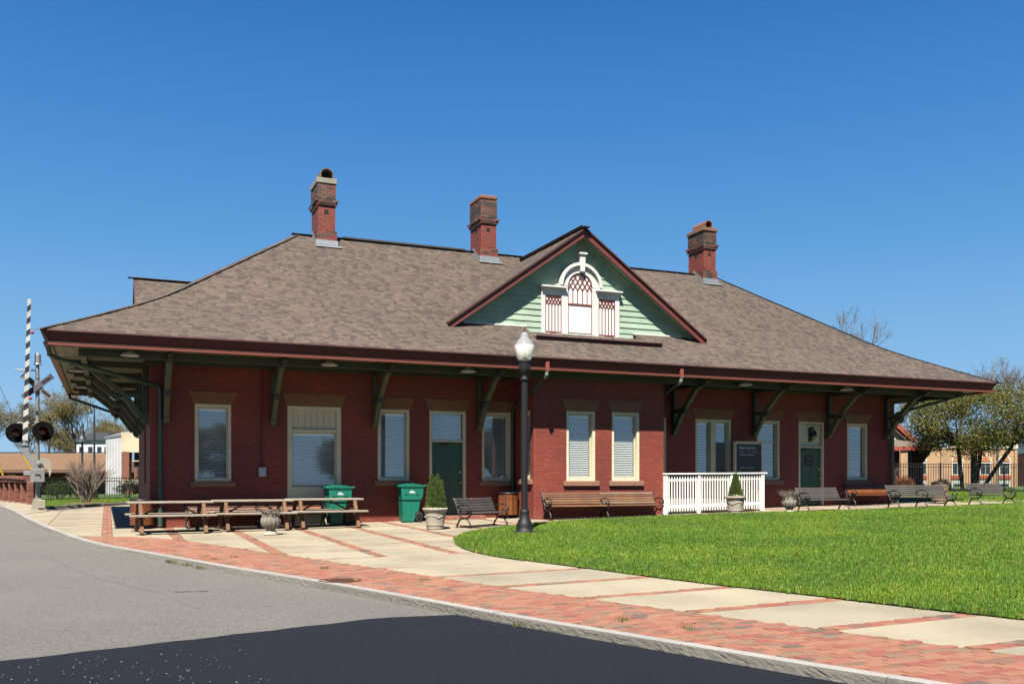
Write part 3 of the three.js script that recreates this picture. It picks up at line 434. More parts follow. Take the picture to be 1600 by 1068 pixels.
{
  const [a, b, c, d] = OP.door2, m = door(a, b, c, d, 2.31, { cx: -0.2 });
  mk('transom_panel', bev(b - a - 0.17, 0.76, 0.03, 0, 2.74, -0.1), MS.cream, m);
  const cv = document.createElement('canvas'); cv.width = 96; cv.height = 112; const x = cv.getContext('2d'); x.fillStyle = '#0b0b10'; x.fillRect(0, 0, 96, 112); x.strokeStyle = '#9a9ca6'; x.lineWidth = 3; const q = rng(3); for (const y of [30, 46, 72, 86]) for (let i = 14; i < 78; i += 9) { x.beginPath(); x.moveTo(i, y - 7 * q()); x.lineTo(i + 5, y + 3 * q()); x.stroke(); }
  const t = new THREE.CanvasTexture(cv); t.colorSpace = THREE.SRGBColorSpace;
  const g = extr([[-0.17, -0.15], [-0.14, -0.2], [0.14, -0.2], [0.17, -0.15], [0.17, 0.15], [0.14, 0.2], [0.05, 0.19], [0, 0.22], [-0.05, 0.19], [-0.14, 0.2], [-0.17, 0.15]], 0.02, [], 0, 0, 0), p = g.attributes.position, u = g.attributes.uv; for (let i = 0; i < p.count; i++) u.setXY(i, (p.getX(i) + 0.17) / 0.34, (p.getY(i) + 0.2) / 0.42);
  const sg = tag(mk('door_plaque', g, mat([1, 1, 1], 0.6, { map: t }), null, { uv: 1, p: [22.67, 1.86, -0.09] }), 'small black plaque with pale lettering on the right green door', 'plaque');
  const lan = thing('wall_lantern', 'black lantern fixed to the cream panel above the right green door', 'lantern', [22.72, 2.55, -0.07]);
  mk('back_plate', [bev(0.16, 0.5, 0.03, 0, 0.22, 0.01), rod([0, 0.42, 0.02], [0, 0.46, 0.14], 0.014), rod([0, 0.46, 0.14], [0, 0.4, 0.16], 0.014)], MS.black, lan);
  mk('lantern_body', [lathe([[0.0, 0.02], [0.05, 0.04], [0.1, 0.14], [0.085, 0.2], [0.1, 0.24], [0.05, 0.32], [0.02, 0.36], [0, 0.4]], 8).translate(0.03, 0.02, 0.16), ball(0.05, 0.0, 0.45, 0.12)], MS.black, lan);
  mk('lantern_glass', lathe([[0.06, 0], [0.093, 0.08], [0.086, 0.1]], 8).translate(0.03, 0.07, 0.162), mat([0.35, 0.33, 0.22], 0.2), lan);
}
// ---------- roof ----------
const prof = [[0, 4.62], [1, 5.11], [1.95, 5.6], [2.4, 5.85], [2.7, 6.03], [3.2, 6.37], [7.05, 9.15]];
const ry = (s) => { let i = 0; while (i < prof.length - 2 && prof[i + 1][0] < s) i++; const [a, b] = [prof[i], prof[i + 1]]; return a[1] + ((b[1] - a[1]) * (s - a[0])) / (b[0] - a[0]); };
const OV = 2.38, EX0 = XL - OV, EX1 = XR + OV, EZ1 = OV, EZ0 = ZB - OV, SM = (EZ1 - EZ0) / 2, ZR = EZ1 - SM;
const ringPts = (d, y) => [V(XL - d, y, d), V(XR + d, y, d), V(XR + d, y, ZB - d), V(XL - d, y, ZB - d)];
function ringSweep(rings) { const L = []; for (let k = 0; k < rings.length - 1; k++) { const A = ringPts(...rings[k]), B = ringPts(...rings[k + 1]); for (let i = 0; i < 4; i++) { const j = (i + 1) % 4; L.push([A[i], A[j], B[j], B[i]]); } } return polys(L); }
const notch = [11.72, 15.5, 1.95, 2.4]; // opening in the front slope before the gable window
const roof = (() => {
  const L = [], q = (x, s) => V(x, ry(s) - 0.012, EZ1 - s);
  for (let k = 0; k < prof.length - 1; k++) { const [s0, s1] = [prof[k][0], Math.min(prof[k + 1][0], SM)];
    const xs = s0 === notch[2] ? [[EX0 + s0, notch[0], EX0 + s1], [notch[1], EX1 - s0, 0, EX1 - s1]] : null;
    if (xs) { L.push([q(EX0 + s0, s0), q(notch[0], s0), q(notch[0], s1), q(EX0 + s1, s1)], [q(notch[1], s0), q(EX1 - s0, s0), q(EX1 - s1, s1), q(notch[1], s1)]); } else L.push([q(EX0 + s0, s0), q(EX1 - s0, s0), q(EX1 - s1, s1), q(EX0 + s1, s1)]);
    const l = (s, f) => V(EX0 + s, ry(s) - 0.012, f ? EZ1 - s : EZ0 + s), r = (s, f) => V(EX1 - s, ry(s) - 0.012, f ? EZ1 - s : EZ0 + s);
    L.push([l(s0, 0), l(s0, 1), l(s1, 1), l(s1, 0)], [r(s0, 1), r(s0, 0), r(s1, 0), r(s1, 1)], [r(s0, 0), l(s0, 0), l(s1, 0), r(s1, 0)]); }
  return mk('roof', polys(L), MS.roof, station);
})();
const DZ = 0.42, DA = 8.93, DS = 0.713, LZ = ZR, LX = 0.76, LA = 7.3; // front gable and left gable
{
  const tab = boxUV(box(1, 0.008, 0.19, 0, 0.004, -0.095)), big = [], shades = [[0.11, 0.082, 0.063], [0.102, 0.075, 0.057], [0.122, 0.092, 0.071], [0.074, 0.053, 0.044], [0.061, 0.044, 0.037], [0.106, 0.078, 0.06], [0.088, 0.064, 0.051]];
  const tile = (O, D, lens, sMax, yOf, sec, skip) => { // O: point of the eave line at u = 0, D: horizontal down-slope direction
    let s = 0.0, course = 0; while (s < sMax) {
      const y = yOf(s), dy = (yOf(s + 0.05) - y) / 0.05, l = Math.hypot(1, dy), down = V(D.x / l, -dy / l, D.z / l), n = V((D.x * dy) / l, 1 / l, (D.z * dy) / l), U = V().crossVectors(n, down);
      const [u0, u1] = lens(s); let u = u0 - rr(0, 0.2);
      while (u < u1) { const w = R() < 0.5 ? rr(0.09, 0.15) : rr(0.15, 0.24), a = Math.max(u, lens(s + 0.13)[0]), b = Math.min(u + w, lens(s + 0.13)[1]); u += w + 0.003; if (b - a < 0.03) continue; const um = (a + b) / 2, p = V(O.x, 0, O.z).addScaledVector(U, um).addScaledVector(D, -s); p.y = y; if (skip && skip(p, s)) continue;
        const thick = R() < 0.45 ? 2.0 : 1, mm = new THREE.Matrix4().makeBasis(U, n, down); mm.setPosition(p.x + down.x * 0.02, p.y + down.y * 0.02 + 0.001 + (course % 2) * 0.001, p.z + down.z * 0.02); mm.multiply(new THREE.Matrix4().makeRotationX(0.03)); mm.scale(V(b - a, thick, 1));
        const k = Math.floor(R() * 7), age = 0.86 + 0.28 * vn(p.x * 0.02 + 0.3, s * 0.006 + 0.2, 26, 91) + (R() - 0.5) * 0.1; big.push({ m: mm, k, age, d: sec ? 1e6 : nearness(p.x, p.y, p.z) }); }
      s += 0.115 / l; course++; } };
  const W = EX1 - EX0, DD = EZ1 - EZ0;
  tile(V(EX0, 0, EZ1), V(0, 0, 1), (s) => [s, W - s], SM - 0.03, ry, 0, (p, s) => (p.x > notch[0] - 0.05 && p.x < notch[1] + 0.05 && s > notch[2] - 0.06 && s < notch[3]) || (s > 2.55 && Math.abs(p.x - XC) < (DA - p.y) / DS - 0.25));
  tile(V(EX0, 0, EZ0), V(-1, 0, 0), (s) => [s, DD - s], SM - 0.03, ry, 1);
  tile(V(EX1, 0, EZ1), V(1, 0, 0), (s) => [s, DD - s], SM - 0.03, ry, 1);
  // gable roofs
  const dw = (DA - 5.78) / DS, lw = (LA - 5.8) / DS;
  tile(V(XC - dw, 0, -4.4), V(-1, 0, 0), () => [0, 4.4 + DZ], dw, (s) => DA - (dw - s) * DS, 1, (p) => p.z < -0.3 && p.y < ry(EZ1 - p.z) - 0.06);
  tile(V(XC + dw, 0, DZ), V(1, 0, 0), () => [0, 4.4 + DZ], dw, (s) => DA - (dw - s) * DS, 1, (p) => p.z < -0.3 && p.y < ry(EZ1 - p.z) - 0.06);
  tile(V(LX, 0, LZ + lw), V(0, 0, 1), () => [0, 2.9], lw, (s) => LA - (lw - s) * DS, 1);
  big.sort((a, b) => a.d - b.d);
  const mats = shades.map((c) => mat(c, 0.95, { map: TM.mottle06, bumpMap: TM.bump015, bumpScale: 0.002 })), cop = [];
  big.forEach((b, i) => { if (i < 300) put('shingle', tab, mats[b.k], roof).applyMatrix4(b.m); else { const v = b.age, c = shades[b.k]; cop.push([b.m, rgb(c[0] * v, c[1] * v, c[2] * v)]); } });
  copies('shingle_covering', tab, MS.shingle, cop, roof);
  // hip and ridge caps
  const caps = [], run = (A, B, w) => { const d = B.clone().sub(A), L = d.length(); d.normalize(); const side = V().crossVectors(V(0, 1, 0), d).normalize(), up = V().crossVectors(d, side); for (let t = 0; t < L; t += 0.15) { const p = A.clone().addScaledVector(d, t), m = new THREE.Matrix4().makeBasis(side, up, d.clone()); m.setPosition(p.x, p.y + 0.012 + rr(0, 0.004), p.z); m.multiply(new THREE.Matrix4().makeRotationX(0.008)); m.scale(V(w, 0.7, 1)); const c = pick(shades), v = rr(0.8, 1); caps.push([m, rgb(c[0] * v, c[1] * v, c[2] * v)]); } };
  for (let k = 0; k < prof.length - 1; k++) { const s0 = prof[k][0], s1 = Math.min(SM, prof[k + 1][0]); for (const f of [1, 0]) { const P = (s, r) => V(r ? EX1 - s : EX0 + s, ry(s), f ? EZ1 - s : EZ0 + s); for (const r of [0, 1]) run(P(s0, r), P(s1, r), 0.22); } }
  run(V(EX0 + SM, ry(SM), ZR), V(EX1 - SM, ry(SM), ZR), 0.26);
  run(V(XC, DA + 0.01, DZ), V(XC, DA + 0.01, -4.4), 0.24); run(V(LX, LA + 0.01, LZ), V(LX + 2.6, LA + 0.01, LZ), 0.24);
  copies('ridge_caps', tab, MS.shingle, caps, roof);
  mk('ridge_vent', bev(4.3, 0.07, 0.26, 9.3, ry(SM) + 0.03, ZR + 0.02), mat([0.03, 0.027, 0.025], 0.8), roof);
  mk('vent_pipe', [cyl(0.09, 0.09, 0.3, 16.9, 8.85, -3.9, 14), cyl(0.13, 0.11, 0.07, 16.9, 9.03, -3.9, 14)], MS.metal, roof);
}
// eaves: fascia, gutter lip, soffit
mk('fascia', ringSweep([[2.36, 4.63], [2.425, 4.615], [2.43, 4.585], [2.37, 4.565], [2.34, 4.5], [2.28, 4.42], [2.25, 4.34], [2.2, 4.33]]), MS.fascia, station);
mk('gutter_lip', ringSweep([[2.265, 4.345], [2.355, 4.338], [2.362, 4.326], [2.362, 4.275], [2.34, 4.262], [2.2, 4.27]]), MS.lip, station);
{ const rg = []; for (let d = -0.02; d < 2.18; d += 0.2) rg.push([d, 4.325], [d + 0.188, 4.325], [d + 0.192, 4.333], [d + 0.196, 4.333]); rg.push([2.25, 4.325]); mk('soffit', ringSweep(rg), MS.soffit, station);
  for (const [x, z] of [[-0.83, 1.9], [6.7, 1.9]]) { mk('soffit_vent', [box(0.34, 0.012, 0.14, x, 4.318, z), ...range(0, 4, 4).map((k) => box(0.3, 0.01, 0.012, x, 4.31, z - 0.05 + k * 0.025))], MS.black, station); } }
// beams and brackets under the eaves
const bo = 1.55;
for (const [a, b] of [[[XL - bo - 0.1, 4.22, bo], [XR + bo + 0.1, 4.22, bo]], [[XL - bo, 4.225, bo - 0.07], [XL - bo, 4.225, ZB - bo]], [[XR + bo, 4.225, bo - 0.07], [XR + bo, 4.225, ZB - bo]]]) mk('eave_beam', bar(a, b, 0.14, 0.19), MS.green, station);
for (const [a, b] of [[[XL, 4.25, 0.06], [XR, 4.25, 0.06]], [[XL - 0.06, 4.25, 0], [XL - 0.06, 4.25, ZB]]]) mk('wall_plate', bar(a, b, 0.12, 0.14), MS.green, station);
function bracket(p, turn, flood) { // local z points away from the wall
  const m = mk('bracket', [bar([0, 2.72, 0.09], [0, 4.3, 0.09], 0.13, 0.16, 0.02)], MS.green, station, { p, r: [0, turn, 0] });
  mk('strut', [bar([0, 2.84, 0.2], [0, 3.42, 0.62], 0.14, 0.17, 0.02), bar([0, 3.40, 0.6], [0, 4.08, 1.42], 0.14, 0.17, 0.02), bar([0, 4.06, 1.36], [0, 4.12, 1.62], 0.14, 0.16, 0.02)], MS.strut, m);
  mk('tie_block', [bar([0, 3.4, 0.12], [0, 3.42, 0.82], 0.11, 0.12), bev(0.2, 0.12, 0.14, 0, 3.36, 0.74)], MS.green, m);
  mk('outrigger', [bar([0, 4.19, 0.1], [0, 4.19, 1.9], 0.12, 0.17), bar([0, 4.22, 1.88], [0, 4.25, 2.08], 0.12, 0.1)], MS.green, m);
  mk('foot', extr([[0, 0], [0.13, 0.05], [0.2, 0.16], [0.17, 0.26], [0, 0.3]], 0.15, [], 0.075, 2.62, 0.02, 0, -Math.PI / 2), MS.strut, m);
  return m;
}
for (const x of [1.42, 4.16, 7.0, 10.19, 17.0, 20.22, 23.42, 26.1]) bracket([x, 0, 0], 0);
for (const z of [-0.45, -3.2, -6.1, -8.9]) { bracket([XL, 0, z], -Math.PI / 2); bracket([XR, 0, z], Math.PI / 2); }
// downspouts
const pipe = (name, pts, r, m) => mk(name, pts.slice(1).flatMap((p, i) => [rod(pts[i], p, r), ball(r * 1.05, ...p)]), m, station);
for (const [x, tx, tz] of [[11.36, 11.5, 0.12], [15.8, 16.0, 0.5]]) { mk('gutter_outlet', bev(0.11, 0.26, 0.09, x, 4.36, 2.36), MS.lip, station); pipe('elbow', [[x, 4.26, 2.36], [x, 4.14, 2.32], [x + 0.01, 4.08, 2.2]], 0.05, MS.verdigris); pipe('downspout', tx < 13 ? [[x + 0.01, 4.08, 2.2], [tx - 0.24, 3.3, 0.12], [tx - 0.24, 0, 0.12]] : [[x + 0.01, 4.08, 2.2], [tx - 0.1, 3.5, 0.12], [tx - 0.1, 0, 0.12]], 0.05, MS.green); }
pipe('downspout', [[-1.26, 4.33, 2.28], [-1.24, 4.1, 1.9], [-1.1, 4.04, 1.7], [1.2, 3.62, 0.14], [1.27, 3.5, 0.12], [1.27, 0.9, 0.12]], 0.052, MS.pipe);
mk('downspout', [cyl(0.075, 0.07, 0.12, 1.27, 0.92, 0.12, 12), cyl(0.065, 0.065, 0.9, 1.27, 0.42, 0.12, 12)], MS.pipe, station);
pipe('downspout', [[-1.26, 4.33, -11.3], [-1.22, 4.1, -10.9], [0.95, 3.2, -8.5]], 0.05, MS.green);
pipe('downspout', [[28.0, 4.2, 1.75], [27.6, 4.05, 1.4], [26.5, 3.6, 0.14], [26.3, 3.4, 0.12], [26.3, 0.2, 0.12]], 0.05, MS.pipe);
pipe('conduit', [[0.98, 3.0, -2.3], [0.98, 1.1, -2.3]], 0.02, MS.core);
// green shingled gable on the front
{
  const under = 0.1, dw = (DA - 5.78) / DS, tp = (x, y) => [x, y];
  const dormer = mk('dormer', [-1, 1].map((s) => extr([[0, DA - 0.015], [s * dw, 5.78 - 0.015], [s * dw, 5.78 - under], [0, DA - under - 0.02]], DZ + 4.5, [], XC, 0, -4.5)), MS.roof, station);
  dormer.userData.label = 'green front gable with a white arched window';
  const apex = DA - 0.13;
  mk('gable_wall', extr([[XC - 4.4, apex - 4.4 * DS], [XC + 4.4, apex - 4.4 * DS], [XC, apex]], 0.1, [], 0, 0, -0.14), MS.siding[1], dormer);
  mk('gable_base', box(3.6, 0.6, 0.1, XC + 0.06, 5.6, -0.09), MS.siding[1], dormer);
  // clapboards, each lapped over the one below
  const hw = (y) => (apex - y) / DS; let row = 0;
  for (let y = 5.48; y < apex - 0.1; y += 0.186, row++) {
    const y1 = Math.min(y + 0.2, apex - 0.02), h0 = y < 5.8 ? (y < 5.7 ? 1.95 : hw(y)) : hw(y), h1 = y < 5.7 ? 1.95 : hw(y1); let x = -h0 - rr(0, 0.5);
    while (x < h0) { const w = y > 7.3 || x < -1.9 ? rr(0.22, 0.62) : rr(0.9, 2.4), a = Math.max(x, -h0), b = Math.min(x + w - 0.004, h0), at = clamp(a, -h1, h1), bt = clamp(b, -h1, h1); x += w; if (b - a < 0.05) continue; const ze = rr(-0.003, 0.003);
      const F = (X, Y, z) => V(XC + X, Y, z), p = [F(a, y, 0.034 + ze), F(b, y, 0.034 + ze), F(bt, y1, 0.004), F(at, y1, 0.004)], q = [F(a, y, -0.03), F(b, y, -0.03), F(bt, y1, -0.03), F(at, y1, -0.03)];
      mk('clapboard', polys([p, q, ...[0, 1, 2, 3].map((i) => [p[i], p[(i + 1) % 4], q[(i + 1) % 4], q[i]])], F((a + b) / 2, y + 0.08, -0.01)), pick(MS.siding), dormer); }
  }
  // rake boards, mouldings and soffits
  for (const s of [-1, 1]) {
    const dx = dw + 0.05, line = (o) => [[XC, DA + o], [XC + s * dx, DA + o - dx * DS]];
    const band = (o0, o1, z0, z1) => { const [a, b] = line(o0), [c, d] = line(o1); return extr([a, b, d, c], z1 - z0, [], 0, 0, z0); };
    mk('rake_board', band(-0.05, -0.24, DZ - 0.03, DZ + 0.012), MS.rake, dormer);
    mk('rake_moulding', [band(0.03, -0.03, DZ - 0.03, DZ + 0.07), band(-0.03, -0.06, DZ - 0.03, DZ + 0.04)], MS.fascia, dormer);
    mk('rake_soffit', band(-0.12, -0.14, -0.04, DZ - 0.031), MS.siding[0], dormer);
    mk('rake_soffit', band(-0.142, -0.26, 0.026, 0.08), MS.siding[0], dormer);
  }
  for (const [a, b] of [[9.7, 11.75], [15.5, 17.3]]) mk('flashing', bev(b - a, 0.05, 0.06, (a + b) / 2, ry(2.37) + 0.02, 0.04), MS.white, dormer);
  // pan roof and its edge before the window
  mk('window_shelf', extr([[0.0, 5.6], [0.0, 5.45], [1.02, 5.2], [1.02, 5.4]], 3.95, [], 11.72, 0, 0, 0, Math.PI / 2).scale(1, 1, -1).translate(0, 0, 0), MS.roof, dormer, {});
  const sh = dormer.children[dormer.children.length - 1]; sh.geometry.dispose(); sh.geometry = boxUV(polys([[V(11.72, 5.62, -0.02), V(15.5, 5.62, -0.02), V(15.95, 5.42, 1.0), V(11.62, 5.42, 1.0)], [V(11.62, 5.42, 1.0), V(15.95, 5.42, 1.0), V(15.95, 5.25, 1.0), V(11.62, 5.25, 1.0)], [V(15.5, 5.62, -0.02), V(15.95, 5.42, 1.0), V(15.95, 5.2, 1.0), V(15.5, 5.35, -0.02)], [V(11.72, 5.62, -0.02), V(11.62, 5.42, 1.0), V(11.62, 5.2, 1.0), V(11.72, 5.35, -0.02)]]));
  mk('shelf_edge', extr([[-0.02, 0.14], [0.06, 0.14], [0.06, 0.115], [0.015, 0.03], [0.0, 0], [-0.02, 0]], 4.33, [], 11.62, 5.29, 1.02, 0, Math.PI / 2), MS.fascia, dormer).geometry.scale(1, 1, 1);
  const se = dormer.children[dormer.children.length - 1]; se.geometry = boxUV(mergeGeometries([xf(cbox(4.33, 0.03, 0.09, 0.006), 13.785, 5.43, 1.05), xf(cbox(4.33, 0.14, 0.03, 0.006), 13.785, 5.355, 1.03, 0.35)], false));
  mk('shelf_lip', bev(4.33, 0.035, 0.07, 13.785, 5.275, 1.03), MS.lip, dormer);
  // white three-part window
  const W = MS.white, z0 = 0.06;
  const panel = (a, b, c, d, dz = 0.05) => bev(b - a, d - c, dz, (a + b) / 2, (c + d) / 2, z0 + dz / 2 - 0.02);
  mk('window_casing', [panel(12.24, 12.37, 5.62, 7.04), panel(12.92, 13.14, 5.62, 7.04, 0.06), panel(13.99, 14.22, 5.62, 7.04, 0.06), panel(14.81, 14.97, 5.62, 7.04), panel(12.37, 12.92, 6.86, 7.04), panel(14.22, 14.81, 6.86, 7.04), panel(12.37, 12.92, 5.62, 5.70), panel(14.22, 14.81, 5.62, 5.70), panel(13.14, 13.99, 5.62, 5.72)], W, dormer);
  for (const [a, b] of [[12.2, 13.06], [14.1, 15.02]]) mk('window_cornice', [bev(b - a, 0.05, 0.22, (a + b) / 2, 7.11, 0.12), bev(b - a - 0.06, 0.06, 0.15, (a + b) / 2, 7.06, 0.09)], W, dormer);
  const arc = (r0, r1, d, z) => { const s = new THREE.Shape(); s.absarc(XC + 0.015, 7.2, r1, 0, Math.PI, false); s.lineTo(XC + 0.015 - r0, 7.2); s.absarc(XC + 0.015, 7.2, r0, Math.PI, 0, true); return xf(clean(new THREE.ExtrudeGeometry(s, { depth: d, bevelEnabled: false, curveSegments: 28 })), 0, 0, z); };
  mk('arch_casing', [arc(0.425, 0.66, 0.05, z0 - 0.01), panel(12.9, 13.14, 7.04, 7.2, 0.05), panel(13.99, 14.23, 7.04, 7.2, 0.05)], W, dormer);
  mk('arch_moulding', [arc(0.64, 0.735, 0.14, z0 - 0.01), bev(0.095, 0.06, 0.14, 12.88, 7.17, 0.09), bev(0.095, 0.06, 0.14, 14.25, 7.17, 0.09)], W, dormer);
  mk('keystone', [extr([[-0.07, 7.66], [0.07, 7.66], [0.1, 8.18], [-0.1, 8.18]], 0.17, [], XC + 0.05, 0, 0.03), bev(0.3, 0.06, 0.24, XC + 0.05, 8.21, 0.13)], W, dormer);
  mk('window_panel', [box(0.53, 1.14, 0.02, 12.645, 6.28, 0.048), box(0.57, 1.14, 0.02, 14.515, 6.28, 0.048), box(0.83, 1.5, 0.02, 13.565, 6.45, 0.048), arc(0.001, 0.42, 0.02, 0.038)], MS.whitePanel, dormer);
  const mun = (name, a, b, t = 0.036) => mk(name, bar([...a, 0.068], [...b, 0.068], 0.02, t, 0.003), MS.muntin, dormer);
  const clipArch = (x) => 7.2 + Math.sqrt(Math.max(0, 0.42 ** 2 - (x - XC - 0.015) ** 2));
  for (const [a, b] of [[12.38, 12.91], [14.23, 14.8]]) { const n = 5, p = (b - a) / n, yb = 6.58, yt = 6.84;
    mun('sash_frame', [a, 5.7], [a, yt], 0.04); mun('sash_frame', [b, 5.7], [b, yt], 0.04); mun('sash_frame', [a, yt], [b, yt], 0.04); mun('sash_frame', [a, 5.72], [b, 5.72], 0.07);
    for (let i = 1; i < n; i++) mun('muntin', [a + i * p, 5.74], [a + i * p, yb]);
    for (let i = 0; i <= n; i++) for (const s of [-1, 1]) { let x1 = a + i * p + s * p * 1.5, y1 = yt; const x0 = a + i * p; if (x1 < a) { y1 = yb + ((yt - yb) * (x0 - a)) / (p * 1.5); x1 = a; } if (x1 > b) { y1 = yb + ((yt - yb) * (b - x0)) / (p * 1.5); x1 = b; } if (y1 - yb > 0.02) mun('muntin', [x0, yb], [x1, y1], 0.03); } }
  { const a = 13.15, b = 13.98, n = 5, p = (b - a) / n, yb = 7.08; mun('sash_frame', [a, 5.72], [a, 7.2], 0.04); mun('sash_frame', [b, 5.72], [b, 7.2], 0.04); mk('sash_frame', arc(0.395, 0.43, 0.03, 0.056), MS.muntin, dormer); mun('sash_frame', [a, 6.64], [b, 6.64], 0.055);
    mk('sash_frame', box(0.83, 0.045, 0.02, 13.565, 5.735, 0.062), MS.black, dormer);
    for (let i = 1; i < n; i++) mun('muntin', [a + i * p, 6.66], [a + i * p, yb]);
    for (let i = 0; i <= n; i++) for (const s of [-1, 1]) { const x0 = a + i * p; let last = null; for (let t = 0; t < 0.6; t += 0.01) { const x = x0 + s * t * 0.62, y = yb + t; if (x < a || x > b || y > clipArch(x) - 0.02) break; last = [x, y]; } if (last && last[1] - yb > 0.03) mun('muntin', [x0, yb], last, 0.032); } }
}
{ // left gable
  const lw = (LA - 5.8) / DS, g = mk('side_dormer', [-1, 1].map((s) => extr([[0, LA - 0.012], [s * lw, 5.79], [s * lw, 5.7], [0, LA - 0.1]], 2.9, [], LX, 0, LZ, 0, Math.PI / 2).translate(0, 0, 0)), MS.roof, station);
  mk('gable_wall', extr([[-lw + 0.2, 5.8], [lw - 0.2, 5.8], [0, LA - 0.12]], 0.1, [], LX + 0.3, 0, LZ, 0, Math.PI / 2), MS.siding[1], g);
  for (const s of [-1, 1]) mk('rake_board', extr([[0, LA + 0.02], [s * (lw + 0.05), 5.76], [s * (lw + 0.05), 5.54], [0, LA - 0.2]], 0.04, [], LX - 0.03, 0, LZ, 0, Math.PI / 2), MS.fascia, g);
}
// chimneys
const chimMats = { red: [0.24, 0.042, 0.025], dark: [0.10, 0.047, 0.034], sooty: [0.05, 0.035, 0.03], tan: [0.16, 0.075, 0.045] };
function chimney(x0, x1, kind) {
  const z1 = -4.08, z0 = -5.12, w = x1 - x0, d = z1 - z0, cx = (x0 + x1) / 2, cz = (z0 + z1) / 2, ye = ry(EZ1 - z1);
  const c = mk('chimney', [box(w - 0.03, 2.6, d - 0.03, cx, ye + 0.5, cz)], mat([0.16, 0.05, 0.035], 0.95), station);
  const secs = [[0.05, ye - 0.5, ye + 0.5, 0.45], [0.0, ye + 0.5, 10.05, 0.04], [0.05, 10.05, 10.15, 0.95], [0.09, 10.15, 10.26, 0.95], [0.02, 10.26, kind === 1 ? 10.9 : 10.74, 0.97]], L = [];
  for (const [o, a, b, soot] of secs) for (const f of [0, 1, 2, 3]) { const W = f % 2 ? d + 2 * o : w + 2 * o, base = [M4(cx - W / 2, 0, z1 + o), M4(x1 + o, 0, cz + W / 2, 0, Math.PI / 2), M4(cx + W / 2, 0, z0 - o, 0, Math.PI), M4(x0 - o, 0, cz - W / 2, 0, -Math.PI / 2)][f];
    const holes = Math.abs(o) < 0.01 ? [f % 2 ? [W / 2 - 0.13, W / 2 + 0.13, 9.72, 9.87] : [W / 2 - 0.08, W / 2 + 0.06, ye + 0.75, 9.93]] : [];
    lay(W, a, b, holes, (u, y, len) => { const s = R(), t = s < soot ? (R() < 0.35 ? chimMats.sooty : R() < 0.5 ? chimMats.dark : chimMats.tan) : chimMats.red, v = rr(0.8, 1.2); L.push([base.clone().multiply(M4(u, y, rr(-0.003, 0.003), 0, 0, 0, len / 0.203, 1, 1)), rgb(t[0] * v, t[1] * v, t[2] * v)]); }); }
  copies('brick', brickU, MS.brick, L, c);
  mk('recess', [box(0.13, 0.95 - 0.2, 0.02, cx - 0.01, 9.5, z1 - 0.03), box(0.13, 0.16, 0.012, cx - 0.01, 9.86, z1 - 0.012), box(0.012, 0.15, 0.26, x0 + 0.01, 9.795, cz)], mat([0.012, 0.01, 0.01], 1), c);
  if (kind === 0) { mk('cap', bev(w + 0.1, 0.17, d + 0.1, cx, 10.83, cz), MS.concrete, c); }
  else if (kind === 1) mk('cap', [bev(w + 0.07, 0.14, d + 0.07, cx, 10.96, cz, 0, 0, 0, 0.03)], mat([0.24, 0.105, 0.055], 0.95, { map: TM.mottle06 }), c);
  else mk('cap', [bev(w + 0.12, 0.13, d + 0.12, cx, 10.8, cz)], mat([0.22, 0.11, 0.065], 0.95, { map: TM.mottle06 }), c);
  if (kind !== 1) { const r = kind ? 0.17 : 0.22, yb = kind ? 10.86 : 10.91, g = []; const s = new THREE.Shape(); s.moveTo(-r, 0); s.lineTo(-r, 0.16); s.absarc(0, 0.16, r, Math.PI, 0, true); s.lineTo(r, 0); s.lineTo(r - 0.035, 0); s.lineTo(r - 0.035, 0.16); s.absarc(0, 0.16, r - 0.035, 0, Math.PI, false); s.lineTo(-r + 0.035, 0);
    mk('hood', xf(clean(new THREE.ExtrudeGeometry(s, { depth: 0.85, bevelEnabled: false, curveSegments: 14 })), cx + (kind ? 0.02 : 0.03), yb, cz - 0.42), mat(kind ? [0.22, 0.09, 0.05] : [0.16, 0.12, 0.1], 0.9, { map: TM.mottle06 }), c);
    mk('flue', box(2 * r - 0.08, r + 0.1, 0.02, cx + 0.02, yb + (r + 0.1) / 2, cz), MS.black, c); }
  const fl = [bev(w + 0.16, 0.16, 0.02, cx, ye + 0.1, z1 + 0.075, -0.1), bev(w + 0.3, 0.02, 0.12, cx + 0.04, ye - 0.03, z1 + 0.14, 0.62)];
  for (let k = 0; k < 6; k++) { const z = z1 - 0.04 - k * 0.105; fl.push(bev(0.02, 0.2, 0.1, x0 - 0.075, ry(EZ1 - z) + 0.06, z)); fl.push(bev(0.02, 0.2, 0.1, x1 + 0.075, ry(EZ1 - z) + 0.06, z)); }
  mk('flashing', fl, MS.metal, c);
}
chimney(6.24, 6.8, 0); chimney(11.87, 12.44, 1); chimney(21.03, 21.58, 2);
